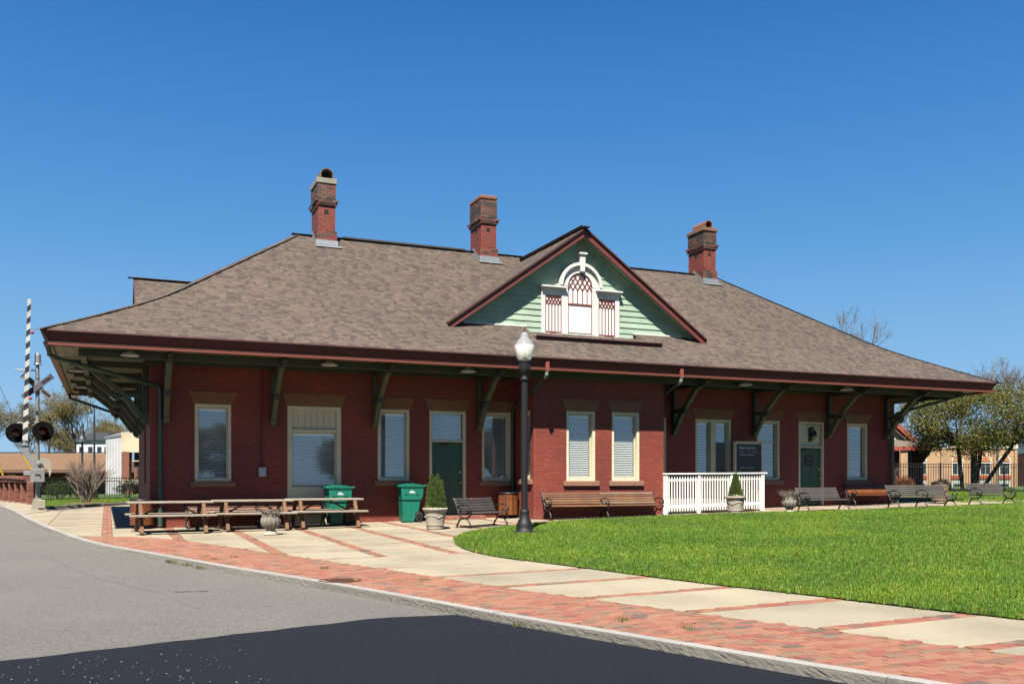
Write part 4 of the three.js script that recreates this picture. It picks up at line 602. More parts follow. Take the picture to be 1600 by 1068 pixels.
// ---------- things round the station ----------
const MO = {
  iron: mat([0.014, 0.014, 0.016], 0.45, { metalness: 0.2 }),
  greyWood: [[0.066, 0.058, 0.053], [0.056, 0.049, 0.045], [0.08, 0.07, 0.064]].map((c) => mat(c, 0.75, { map: TM.wood, bumpMap: TM.wood, bumpScale: 0.002 })),
  darkWood: [[0.05, 0.044, 0.042], [0.062, 0.055, 0.052]].map((c) => mat(c, 0.6, { map: TM.wood, bumpMap: TM.wood, bumpScale: 0.002 })),
  brownWood: [[0.18, 0.072, 0.025], [0.22, 0.10, 0.042], [0.14, 0.055, 0.022], [0.24, 0.155, 0.10]].map((c) => mat(c, 0.6, { map: TM.wood, bumpMap: TM.wood, bumpScale: 0.002 })),
  orangeWood: [[0.21, 0.055, 0.009], [0.26, 0.078, 0.014], [0.16, 0.042, 0.008]].map((c) => mat(c, 0.5, { map: TM.wood, bumpMap: TM.wood, bumpScale: 0.002 })),
  tableTop: [[0.42, 0.35, 0.28], [0.36, 0.30, 0.24], [0.46, 0.385, 0.31]].map((c) => mat(c, 0.85, { map: TM.wood, bumpMap: TM.wood, bumpScale: 0.003 })),
  tableLeg: [[0.19, 0.07, 0.024], [0.22, 0.10, 0.04]].map((c) => mat(c, 0.8, { map: TM.wood, bumpMap: TM.wood, bumpScale: 0.003 })),
  cart: mat([0.004, 0.20, 0.125], 0.42, { map: TM.mottle2 }),
  cartDark: mat([0.003, 0.13, 0.085], 0.45),
  rubber: mat([0.014, 0.014, 0.014], 0.85),
  castStone: mat([0.44, 0.395, 0.32], 0.9, { map: TM.stain3, bumpMap: TM.bump05, bumpScale: 0.004 }),
  oldStone: mat([0.31, 0.285, 0.235], 0.95, { map: TM.stain3, bumpMap: TM.bump05, bumpScale: 0.012 }),
  earth: mat([0.05, 0.035, 0.022], 1),
  lamp: mat([0.014, 0.015, 0.018], 0.55, { phys: 1, specularIntensity: 0.6, map: TM.mottle06 }),
};
const leafM = (c) => mat(c, 0.85, { phys: 1, transmission: 0.3, thickness: 0, specularIntensity: 0.3 });
// benches: cast-iron ends with loops for arms, timber slats
function bench(label, p, turn, frames, wood, group, plaque) {
  const t = thing('bench', label, 'bench', p, turn, group); t.scale.y = 0.84;
  for (const x of frames) mk('bench_end', [
    tube([[x, 0.29, 0.0], [x, 0.25, 0.12], [x, 0.12, 0.22], [x, 0.0, 0.25]], 0.024, 12), tube([[x, 0.29, 0.0], [x, 0.25, -0.12], [x, 0.12, -0.22], [x, 0.0, -0.26]], 0.024, 12),
    tube([[x, 0.41, 0.26], [x, 0.32, 0.17], [x, 0.28, 0.0], [x, 0.33, -0.15], [x, 0.43, -0.2]], 0.024, 16), bar([x, 0.42, 0.27], [x, 0.425, -0.2], 0.035, 0.03),
    tube([[x, 0.4, -0.18], [x, 0.56, -0.245], [x, 0.72, -0.305], [x, 0.86, -0.375], [x, 0.885, -0.4]], 0.025, 12),
    tube([[x, 0.6, -0.26], [x, 0.68, -0.1], [x, 0.68, 0.12], [x, 0.62, 0.25], [x, 0.52, 0.27], [x, 0.46, 0.19], [x, 0.47, 0.08], [x, 0.53, 0.06], [x, 0.54, 0.13]], 0.021, 26), ball(0.03, x, 0.53, 0.12), box(0.05, 0.02, 0.07, x, 0.008, 0.26), box(0.05, 0.02, 0.07, x, 0.008, -0.27)], MO.iron, t);
  for (let k = 0; k < frames.length - 1; k++) { const a = frames[k], b = frames[k + 1], L = b - a - 0.02, c = (a + b) / 2, gs = boxUV(cbox(L, 0.032, 0.095, 0.006)), gb = boxUV(cbox(L, 0.075, 0.03, 0.006));
    for (let i = 0; i < 4; i++) put('seat_slat', gs, pick(wood), t, { p: [c, 0.447 - (i === 3 ? 0.012 : 0), -0.13 + i * 0.113], r: [i === 3 ? 0.25 : 0, 0, 0] });
    for (let i = 0; i < 5; i++) put('back_slat', gb, pick(wood), t, { p: [c, 0.525 + i * 0.082, -0.205 - i * 0.034], r: [-0.4, 0, 0] });
    if (plaque) mk('plaque', bev(0.19, 0.055, 0.012, c, 0.853, -0.322, -0.4), mat([0.13, 0.05, 0.035], 0.4), t); }
  return t;
}
bench('dark weathered bench turned at an angle beside the tall stone planter and door', [8.98, gy(9, 3.45), 3.45], 0.42, [-0.68, 0.68], MO.darkWood, 'station benches', 1);
bench('long brown double bench against the sunlit brick bay under two windows', [13.42, gy(13.4, 1.92), 1.92], 0, [-1.85, 0.0, 1.85], MO.brownWood, 'station benches');
bench('grey weathered bench on the walk before the right green door', [20.85, gy(20.9, 2.75), 2.75], 0.03, [-0.83, 0.83], MO.greyWood, 'station benches', 1);
bench('long grey double bench at the right corner of the station, barrel bin behind it', [24.85, gy(24.8, 2.9), 2.9], 0, [-1.25, -0.05, 1.25], MO.greyWood, 'station benches');
bench('grey weathered bench at the far right end, in front of the small tree', [28.0, gy(28, 2.95), 2.95], 0.05, [-0.86, 0.86], MO.greyWood, 'station benches', 1);
bench('orange brown bench against the shaded brick wall under the rightmost window', [24.85, gy(24.8, 0.6), 0.66], 0, [-0.98, 0.98], MO.orangeWood, 'station benches');
bench('orange brown double bench against the wall behind the picnic tables', [3.65, gy(3.6, 0.48) - 0.03, 0.45], 0, [-1.75, 0.03, 1.8], MO.orangeWood, 'station benches');
// picnic tables
function picnic() {
  const t = thing('picnic_table', '', 'picnic table', [0, 0, 0], 0, 'picnic tables in a row'); const L = 1.95, seat = (z) => { for (const o of [-0.072, 0.072]) mk('seat_plank', bev(L, 0.048, 0.138, rr(-0.01, 0.01), 0.43, z + o), pick(MO.tableTop), t); };
  for (let i = 0; i < 5; i++) mk('top_plank', bev(L, 0.048, 0.138, rr(-0.015, 0.015), 0.735, -0.29 + i * 0.145), pick(MO.tableTop), t);
  seat(-0.66); seat(0.66);
  for (const x of [-0.72, 0.72]) { for (const s of [-1, 1]) mk('leg', bar([x, 0, s * 0.72], [x, 0.71, s * 0.28], 0.085, 0.12), pick(MO.tableLeg), t);
    mk('seat_beam', bar([x + 0.042, 0.385, -0.74], [x + 0.042, 0.385, 0.74], 0.04, 0.09), pick(MO.tableLeg), t); mk('top_beam', bar([x + 0.042, 0.675, -0.34], [x + 0.042, 0.675, 0.34], 0.04, 0.085), pick(MO.tableLeg), t);
    mk('brace', bar([x - Math.sign(x) * 0.02, 0.4, 0], [x * 0.2, 0.69, 0], 0.09, 0.04), pick(MO.tableLeg), t); }
  return t;
}
const pt = picnic(); pt.position.set(1.42, gy(1.5, 1.95) + 0.005, 1.95); pt.rotation.y = 0.06; pt.userData.label = 'leftmost weathered wooden picnic table, beside the slatted bin at the corner';
dup(pt, 'middle weathered wooden picnic table, behind the stone urn', [3.42, gy(3.4, 1.6) + 0.005, 1.6], 0.03); dup(pt, 'rightmost weathered wooden picnic table, standing before a green wheeled bin', [5.3, gy(5.3, 1.4) + 0.005, 1.4], 0.02);
// wheeled bins
function cart() {
  const t = thing('wheeled_bin', '', 'bin', [0, 0, 0], 0, 'green wheeled bins against the wall'), prism = (pts, w, z = 0) => extr(pts, w, [], 0, 0, z - w / 2);
  mk('body', [prism([[-0.27, 0.02], [0.1, 0.02], [0.13, 0.24], [0.24, 0.3], [0.3, 0.62], [-0.3, 0.62]], 0.5), prism([[-0.31, 0.6], [0.31, 0.6], [0.37, 0.7], [0.39, 0.95], [-0.35, 0.95]], 0.57), bev(0.8, 0.04, 0.62, 0.02, 0.945, 0), bev(0.04, 0.36, 0.05, -0.2, 0.35, 0.24), bev(0.04, 0.36, 0.05, -0.02, 0.35, 0.24)], MO.cart, t);
  const lid = []; for (let i = 0; i < 9; i++) { const a = -0.4 + i * 0.092, h = 0.055 * Math.sin(((i + 0.5) / 9) * Math.PI); lid.push([a, 0.985 + h * 0.9]); }
  mk('lid', [extr([[-0.4, 0.955], ...lid, [0.43, 0.985], [0.43, 0.955]], 0.64, [], 0, 0, -0.32), bev(0.06, 0.05, 0.66, -0.39, 0.965, 0), ...[-0.2, 0.2].map((z) => bar([0.4, 0.95, z], [0.5, 0.985, z], 0.04, 0.03)), rod([0.49, 0.98, -0.24], [0.49, 0.98, 0.24], 0.017)], MO.cart, t);
  mk('side_pocket', [bev(0.13, 0.05, 0.02, -0.17, 0.76, 0.29), bev(0.12, 0.05, 0.02, 0.2, 0.76, 0.29)], MO.cartDark, t);
  for (const z of [-0.27, 0.27]) { const w = mk('wheel', [xf(lathe([[0.09, -0.03], [0.125, -0.03], [0.135, 0], [0.125, 0.03], [0.09, 0.03]], 22), 0.25, 0.135, z, Math.PI / 2)], MO.rubber, t); mk('hub', [cyl(0.095, 0.095, 0.03, 0.25, 0.135, z, 18, Math.PI / 2), cyl(0.03, 0.03, 0.08, 0.25, 0.135, z, 10, Math.PI / 2)], MO.iron, w); }
  mk('axle', cyl(0.012, 0.012, 0.52, 0.25, 0.135, 0, 8, Math.PI / 2), MO.iron, t);
  mk('label_print', [box(0.2, 0.02, 0.004, 0.02, 0.79, 0.288), box(0.065, 0.035, 0.004, -0.005, 0.825, 0.288), box(0.03, 0.03, 0.004, 0.06, 0.82, 0.288)], mat([0.8, 0.8, 0.78], 0.5), t);
  return t;
}
const c1 = cart(); c1.scale.set(0.88, 1.05, 0.92); c1.position.set(5.82, gy(6.2, 0.55), 0.55); c1.rotation.y = 0.05; c1.userData.label = 'green wheeled bin behind the rightmost picnic table, in front of the boarded doorway';
dup(c1, 'green wheeled bin standing clear between the picnic tables and the tall planter', [7.9, gy(8.3, 0.5), 0.5], -0.05);
// slatted litter bins
function litter() {
  const t = thing('litter_bin', '', 'litter bin', [0, 0, 0], 0, 'slatted wooden litter bins'), N = 20, g = boxUV(cbox(0.082, 0.62, 0.025, 0.006));
  for (let i = 0; i < N; i++) { const a = (i / N) * 2 * Math.PI; put('slat', g, pick(MO.orangeWood), t, { p: [Math.sin(a) * 0.275, 0.41, Math.cos(a) * 0.275], r: [0, a, 0] }); }
  mk('hoop', [ring(0.262, 0.012, 0, 0.2, 0, Math.PI / 2), ring(0.262, 0.012, 0, 0.64, 0, Math.PI / 2), ...[0, 1, 2, 3].map((k) => bar([Math.sin(k * 1.57 + 0.7) * 0.24, 0, Math.cos(k * 1.57 + 0.7) * 0.24], [Math.sin(k * 1.57 + 0.7) * 0.24, 0.3, Math.cos(k * 1.57 + 0.7) * 0.24], 0.03, 0.03))], MO.iron, t);
  mk('liner', cyl(0.24, 0.25, 0.6, 0, 0.42, 0, 20), MO.rubber, t); mk('lid', lathe([[0.16, 0.74], [0.2, 0.775], [0.3, 0.77], [0.315, 0.745], [0.31, 0.73], [0.2, 0.73]], 26), MO.iron, t);
  return t;
}
const l1 = litter(); l1.position.set(0.82, gy(0.8, 0.1), 0.15); l1.userData.label = 'orange slatted litter bin at the left corner of the station';
dup(l1, 'orange slatted litter bin in the shade between a bench and the lamp post', [10.98, gy(11, 0.42), 0.42], 0.5); const l3 = dup(l1, 'paler slatted litter bin behind the double bench at the right corner', [27.7, gy(27.7, 1.0), 1.0], 1); l3.traverse((o) => { if (o.name === 'slat') o.material = MO.brownWood[3]; });
// planters, urns and what grows in them
function planter() {
  const t = thing('planter', '', 'planter', [0, 0, 0], 0, 'tall stone planters'), swag = (y, amp, n, r, tk) => tube(range(0, 1, 40).slice(0, -1).map((u) => { const a = u * 6.283; return [Math.cos(a) * r, y + amp * Math.abs(Math.sin((a * n) / 2)) - amp * 0.5, Math.sin(a) * r]; }), tk, 90, 6, true);
  mk('bowl', lathe([[0, 0], [0.205, 0], [0.215, 0.02], [0.21, 0.04], [0.222, 0.1], [0.228, 0.11], [0.226, 0.125], [0.25, 0.3], [0.27, 0.42], [0.285, 0.46], [0.3, 0.475], [0.318, 0.49], [0.322, 0.515], [0.315, 0.535], [0.3, 0.545], [0.275, 0.54], [0.268, 0.5], [0, 0.5]], 34), MO.castStone, t);
  mk('swag', [swag(0.33, 0.07, 4, 0.252, 0.018), swag(0.315, 0.05, 4, 0.25, 0.013), ring(0.226, 0.012, 0, 0.118, 0, Math.PI / 2, 0, 30)], MO.castStone, t);
  mk('soil', cyl(0.27, 0.27, 0.01, 0, 0.505, 0, 20), MO.earth, t); return t;
}
const p1 = planter(); p1.position.set(7.6, gy(7.6, 3.7), 3.7); p1.userData.label = 'tall cream stone planter between the green bin and the dark bench';
dup(p1, 'tall cream stone planter in front of the white railing', [17.75, gy(17.8, 2.35), 2.35], 0.6);
function sprigs(seed, H, r0, peaks, n) { const q = rng(seed), L = []; for (let i = 0; i < n; i++) { const pk = peaks[Math.floor(q() * peaks.length)], y = H * pk[2] * Math.pow(q(), 1.25), rad = r0 * Math.pow(Math.max(0.02, 1 - y / (H * pk[2])), 0.75) * (0.55 + 0.5 * q()), a = q() * 6.283, x = pk[0] + Math.cos(a) * rad, z = pk[1] + Math.sin(a) * rad, l = 0.05 + 0.06 * q(), dx = Math.cos(a) * 0.35 + (q() - 0.5) * 0.3, dz = Math.sin(a) * 0.35 + (q() - 0.5) * 0.3, w = 0.006 + 0.006 * q();
  const A = V(x, y, z), B = V(x + dx * l, y + l, z + dz * l), m = A.clone().lerp(B, 0.5), u = q() * 3.14, o = V(Math.cos(u) * w, 0, Math.sin(u) * w), o2 = V(-Math.sin(u) * w, 0, Math.cos(u) * w); L.push([A, m.clone().add(o), B, m.clone().sub(o)], [A, m.clone().add(o2), B, m.clone().sub(o2)]); } return polys(L); }
function shrub(label, p, H, r, peaks, seed, cols) { const t = thing('conical_shrub', label, 'shrub', p); cols.forEach((c, k) => mk('foliage', sprigs(seed + k, H, r, peaks, 2600), leafM(c), t)); mk('stem', peaks.map(([x, z, h]) => rod([x * 0.3, -0.02, z * 0.3], [x, H * h * 0.8, z], 0.012, 0.004, 5)), MO.earth, t); }
shrub('bushy upright conifer with several tips in the planter near the dark bench', [7.6, gy(7.6, 3.7) + 0.5, 3.7], 0.84, 0.095, [[0, 0, 0.9], [-0.1, 0.02, 0.97], [0.07, 0, 1.0], [0.15, 0.06, 0.8], [-0.17, 0.05, 0.72], [0.02, 0.12, 0.78], [0.19, -0.05, 0.6], [-0.05, -0.1, 0.85], [0.1, 0.14, 0.62], [-0.13, 0.13, 0.6]], 11, [[0.13, 0.21, 0.045], [0.085, 0.15, 0.03]]);
shrub('neat pointed conifer in the planter before the white railing', [17.75, gy(17.8, 2.35) + 0.5, 2.35], 0.68, 0.2, [[0, 0, 1], [0.01, 0.02, 0.95], [-0.02, 0.03, 0.8]], 21, [[0.12, 0.19, 0.03], [0.085, 0.145, 0.025]]);
function pansies(label, p, n, seed) { const q = rng(seed), t = thing('pansies', label, 'flowers', p), L = [[], []], lv = []; for (let i = 0; i < n; i++) { const a = q() * 6.283, r = 0.17 + 0.1 * q(), x = Math.cos(a) * r, z = Math.sin(a) * r, y = 0.025 + 0.05 * q(); const g = xf(clean(new THREE.CircleGeometry(0.02 + 0.008 * q(), 7)), x, y, z, -0.5 - 0.8 * q(), Math.PI / 2 - a + (q() - 0.5)); L[q() < 0.75 ? 0 : 1].push(g); for (let k = 0; k < 5; k++) lv.push(xf(clean(new THREE.CircleGeometry(0.022, 5)), x + (q() - 0.5) * 0.08, y - 0.02, z + (q() - 0.5) * 0.08, -1 + q(), q() * 6)); }
  mk('blossom', L[0], leafM([0.75, 0.72, 0.55]), t); mk('blossom', L[1], leafM([0.6, 0.32, 0.04]), t); mk('leaf', lv, leafM([0.06, 0.11, 0.025]), t); }
pansies('white and yellow pansies round the bushy conifer in the left planter', [7.6, gy(7.6, 3.7) + 0.51, 3.7], 40, 4); pansies('white and yellow pansies round the pointed conifer in the right planter', [17.75, gy(17.8, 2.35) + 0.51, 2.35], 34, 5);
function urn() {
  const t = thing('urn', '', 'urn', [0, 0, 0], 0, 'weathered stone urns'), ribs = [];
  for (let k = 0; k < 14; k++) { const a = (k / 14) * 6.283, P = [[0.1, 0.14], [0.17, 0.2], [0.215, 0.29], [0.218, 0.36], [0.19, 0.42]]; ribs.push(tube(P.map(([r, y]) => [Math.cos(a) * r, y, Math.sin(a) * r]), 0.02, 10, 5)); }
  mk('bowl', [lathe([[0, 0.1], [0.09, 0.1], [0.1, 0.13], [0.165, 0.19], [0.215, 0.28], [0.22, 0.35], [0.195, 0.42], [0.2, 0.435], [0.21, 0.455], [0.205, 0.48], [0.18, 0.485], [0.17, 0.45], [0, 0.44]], 30), ...ribs], MO.oldStone, t);
  mk('foot', lathe([[0, 0], [0.17, 0], [0.175, 0.02], [0.16, 0.045], [0.11, 0.09], [0.095, 0.115]], 28), MO.castStone, t); mk('soil', cyl(0.175, 0.175, 0.01, 0, 0.45, 0, 16), MO.earth, t); return t;
}
const u1 = urn(); u1.position.set(3.55, gy(3.55, 3.6), 3.6); u1.userData.label = 'weathered ribbed stone urn on a white foot before the picnic tables';
dup(u1, 'weathered stone urn on a white foot left of the right grey bench', [19.45, gy(19.5, 2.8), 2.8], 0.4);
function twigs(label, p, seed, s) { const q = rng(seed), t = thing('dried_plant', label, 'plant', p), L = [], lf = []; for (let i = 0; i < 110; i++) { const a = q() * 6.283, r = 0.16 * Math.sqrt(q()), x = Math.cos(a) * r, z = Math.sin(a) * r, l = (0.09 + 0.13 * q()) * s, o = 0.5 + q() * 0.7, X = x + Math.cos(a) * l * o, Z = z + Math.sin(a) * l * o, Y = l * 0.9; L.push(rod([x, 0, z], [X, Y, Z], 0.0035, 0.0015, 3)); for (let k = 0; k < 6; k++) { const f = 0.3 + 0.7 * q(); lf.push(xf(clean(new THREE.CircleGeometry(0.009 + 0.009 * q(), 4)), lerp(x, X, f) + (q() - 0.5) * 0.03, Y * f + (q() - 0.5) * 0.02, lerp(z, Z, f) + (q() - 0.5) * 0.03, q() * 6, q() * 6)); } }
  mk('twig', L, mat([0.15, 0.11, 0.08], 1), t); mk('leaf', lf, mat([0.22, 0.185, 0.15], 1), t); }
twigs('dry grey-brown plant in the urn before the picnic tables', [3.55, gy(3.55, 3.6) + 0.45, 3.6], 31, 1); twigs('taller dry grey plant spilling from the urn beside the right grey bench', [19.45, gy(19.5, 2.8) + 0.45, 2.8], 32, 1.55);
// lamp post on the lawn
{
  const t = thing('lamp_post', 'black lamp post with an acorn glass globe at the tip of the lawn', 'lamp post', [9.02, gy(9.02, 6.05), 6.05]);
  mk('base', lathe([[0, 0], [0.29, 0], [0.29, 0.05], [0.2, 0.07], [0.2, 0.13], [0.185, 0.15], [0.19, 0.2], [0.165, 0.27], [0.125, 0.35], [0.105, 0.46], [0.115, 0.49], [0.115, 0.54], [0.08, 0.56], [0, 0.56]], 20), MO.lamp, t);
  const sh = []; for (let k = 0; k < 12; k++) { const a = (k / 12) * 6.283; sh.push(xf(cbox(0.022, 2.95, 0.012, 0.003), Math.sin(a) * 0.068, 2.04, Math.cos(a) * 0.068, 0, a)); }
  mk('shaft', [cyl(0.075, 0.065, 3.06, 0, 2.08, 0, 24), ...sh], MO.lamp, t);
  mk('capital', lathe([[0, 3.58], [0.08, 3.58], [0.1, 3.6], [0.1, 3.64], [0.07, 3.67], [0.085, 3.74], [0.12, 3.78], [0.135, 3.84], [0.135, 3.98], [0.15, 4.0], [0.16, 4.03], [0.16, 4.06], [0, 4.06]], 24), MO.lamp, t);
  const fl = []; for (let k = 0; k < 20; k++) { const a = (k / 20) * 6.283; fl.push(xf(cbox(0.018, 0.14, 0.02, 0.004), Math.sin(a) * 0.135, 3.91, Math.cos(a) * 0.135, 0, a)); } mk('fluting', fl, MO.lamp, t);
  mk('globe', lathe([[0.12, 4.06], [0.165, 4.1], [0.21, 4.2], [0.238, 4.32], [0.235, 4.4], [0.228, 4.415]], 34), mat([1.2, 1.18, 1.1], 0.3, { phys: 1, transmission: 0.35, thickness: 0, clearcoat: 0.6 }), t);
  mk('dome', lathe([[0.228, 4.417], [0.215, 4.46], [0.17, 4.53], [0.115, 4.58], [0.095, 4.6], [0.1, 4.62], [0.085, 4.68], [0.05, 4.72], [0.0, 4.735]], 34), mat([1.2, 1.25, 1.3], 0.12, { phys: 1, transmission: 0.8, thickness: 0, clearcoat: 0.8 }), t);
  mk('lamp_core', [cyl(0.05, 0.05, 0.26, 0, 4.2, 0, 14), ball(0.055, 0, 4.34, 0)], mat([0.6, 0.58, 0.5], 0.4), t);
  mk('finial', lathe([[0.03, 4.73], [0.02, 4.75], [0.028, 4.77], [0.014, 4.79], [0.01, 4.84], [0, 4.86]], 12), MO.lamp, t);
}
// white railing of the ramp, with its landing
{
  const t = thing('ramp_railing', 'white painted wooden railing with close balusters beside the bay', 'railing', [0, 0, 0]), wm = mat([1.05, 1.02, 0.97], 0.6, { map: TM.stain3 }), z = 1.5, x0 = 15.78, x1 = 19.42, yb = (x) => gy(x, z);
  const posts = [x0, 16.99, 18.2, x1]; posts.forEach((x, i) => mk('post', bev(i % 3 ? 0.1 : 0.13, 1.24, 0.1, x, yb(x) + 0.62, z), wm, t));
  mk('top_rail', bar([x0 - 0.08, yb(x0) + 1.25, z], [x1 + 0.16, yb(x1) + 1.22, z], 0.16, 0.045), wm, t); for (const h of [1.06, 0.24]) mk('cross_rail', bar([x0, yb(x0) + h, z - 0.03], [x1, yb(x1) + h, z - 0.03], 0.04, 0.09), wm, t);
  for (let k = 0; k < 3; k++) for (let i = 1; i < 12; i++) { const x = lerp(posts[k] + 0.02, posts[k + 1] - 0.02, i / 12); mk('baluster', bev(0.036, 1.12, 0.036, x, yb(x) + 0.64, z + 0.015), wm, t); }
  mk('end_post', bev(0.1, 1.24, 0.1, x1, yb(x1) + 0.62, 0.35), wm, t); mk('end_rail', [bar([x1, yb(x1) + 1.22, z], [x1, yb(x1) + 1.22, 0.12], 0.1, 0.04), bar([x1, yb(x1) + 0.24, z], [x1, yb(x1) + 0.24, 0.12], 0.04, 0.08)], wm, t);
  const d = thing('ramp_landing', 'grey landing and ramp in the shade behind the white railing', 'ramp', [0, 0, 0]); mk('deck', extr([[15.85, 0], [19.3, 0], [19.3, 0.2], [18.0, 0.58], [15.85, 0.58]], 1.3, [], 0, 0, 0.06), MS.concrete, d);
}
{ // board with train times
  const t = thing('bulletin_board', 'black train bulletin board in a cream frame behind the railing', 'notice board', [19.68, gy(19.7, 0.4), 0.4], 0);
  const cv = document.createElement('canvas'); cv.width = 512; cv.height = 512; const x = cv.getContext('2d'); x.fillStyle = '#050908'; x.fillRect(0, 0, 512, 512); x.textBaseline = 'middle';
  const w = (s, px, py, h, c, wd) => { x.font = `bold ${h}px sans-serif`; x.fillStyle = c; x.fillText(s, px, py, wd); };
  w('TRAIN  BULLETIN', 50, 60, 52, '#b9c4c2', 350); w('FROM', 55, 122, 36, '#8d8a84', 105); w('DUE', 228, 122, 36, '#8d8a84', 60); w('REMARKS', 335, 124, 30, '#8a928f', 120); w('NORTH  BOUND', 78, 170, 40, '#aab0ae', 290); w('—', 70, 218, 30, '#6d6d70', 60); w('SOUTH  BOUND', 78, 380, 40, '#9aa3a1', 290); w('A.M.', 50, 430, 34, '#767a7a', 70); w('—', 225, 435, 30, '#6d6d70', 60);
  const tx = new THREE.CanvasTexture(cv); tx.colorSpace = THREE.SRGBColorSpace;
  mk('board', clean(new THREE.PlaneGeometry(1.02, 1.06)).translate(0, 1.64, 0.062), mat([1, 1, 1], 0.35, { map: tx }), t, { uv: 1 });
  mk('frame', [bev(0.055, 1.2, 0.14, -0.535, 1.64, 0.02), bev(0.055, 1.2, 0.14, 0.535, 1.64, 0.02), bev(1.125, 0.055, 0.16, 0, 2.24, 0.02), bev(1.125, 0.055, 0.14, 0, 1.07, 0.02), box(1.05, 1.15, 0.03, 0, 1.64, 0.03)], MS.cream, t);
  for (const s of [-0.5, 0.5]) mk('post', bev(0.08, 1.1, 0.08, s, 0.52, 0), MS.cream, t);
}
// enamel lamps and small fixtures under the eaves
function shade(label, x, z) { const t = thing('eave_lamp', label, 'lamp', [x, 4.32, z], 0, 'enamel lamps under the eaves'); mk('stem', [cyl(0.05, 0.05, 0.03, 0, -0.01, 0, 12), cyl(0.02, 0.02, 0.05, 0, -0.03, 0, 8)], MS.enamel, t); mk('lamp_shade', lathe([[0.0, -0.03], [0.06, -0.03], [0.08, -0.07], [0.16, -0.1], [0.215, -0.15], [0.22, -0.165], [0.21, -0.165], [0.15, -0.12], [0.05, -0.1], [0, -0.1]], 24), MS.enamel, t); mk('bulb', ball(0.05, 0, -0.12, 0), mat([0.6, 0.58, 0.5], 0.2), t); return t; }
const el = shade('white enamel lamp under the front eave at the left corner of the station', 0.5, 1.88);
dup(el, 'white enamel lamp under the front eave above the boarded doorway', [5.32, 4.32, 1.88]); dup(el, 'white enamel lamp under the front eave left of the lamp post', [9.17, 4.32, 1.88]); dup(el, 'white enamel lamp under the front eave above the bulletin board', [18.5, 4.32, 1.88]); dup(el, 'white enamel lamp under the front eave above the right green door', [22.58, 4.32, 1.88]);
dup(el, 'enamel lamp under the left side eave, nearer of two', [-0.78, 4.32, -2.2]); dup(el, 'enamel lamp under the left side eave, farther of two', [-0.72, 4.32, -7.2]);
{ const t = thing('flood_light', 'black double flood light under the far left eave bracket', 'light', [0.27, 3.62, -9.1]); mk('mount', [rod([0.3, 0.1, 0.15], [0, 0, 0], 0.02), cyl(0.05, 0.05, 0.06, 0, 0, 0)], MO.iron, t); for (const s of [-1, 1]) mk('flood_head', xf(lathe([[0.03, 0], [0.05, 0.06], [0.09, 0.16], [0.085, 0.17], [0, 0.15]], 14), 0.02 * s, s * 0.1 - 0.02, 0.03, 1.9, 0, s * 0.5 + 0.9), MO.iron, t);
  const m = thing('meter_box', 'grey electric box with conduit on the wall left of the boarded doorway', 'electric box', [3.88, 1.4, 0.06]); mk('box', [bev(0.21, 0.27, 0.1, 0, 0, 0)], MS.metal, m); mk('cover', [bev(0.17, 0.22, 0.02, 0, -0.005, 0.055), cyl(0.03, 0.03, 0.02, 0.03, 0.03, 0.07, 10, Math.PI / 2)], MS.metal, m); mk('conduit', [cyl(0.018, 0.018, 2.75, -0.02, 1.5, -0.02, 8)], MS.core, m); }
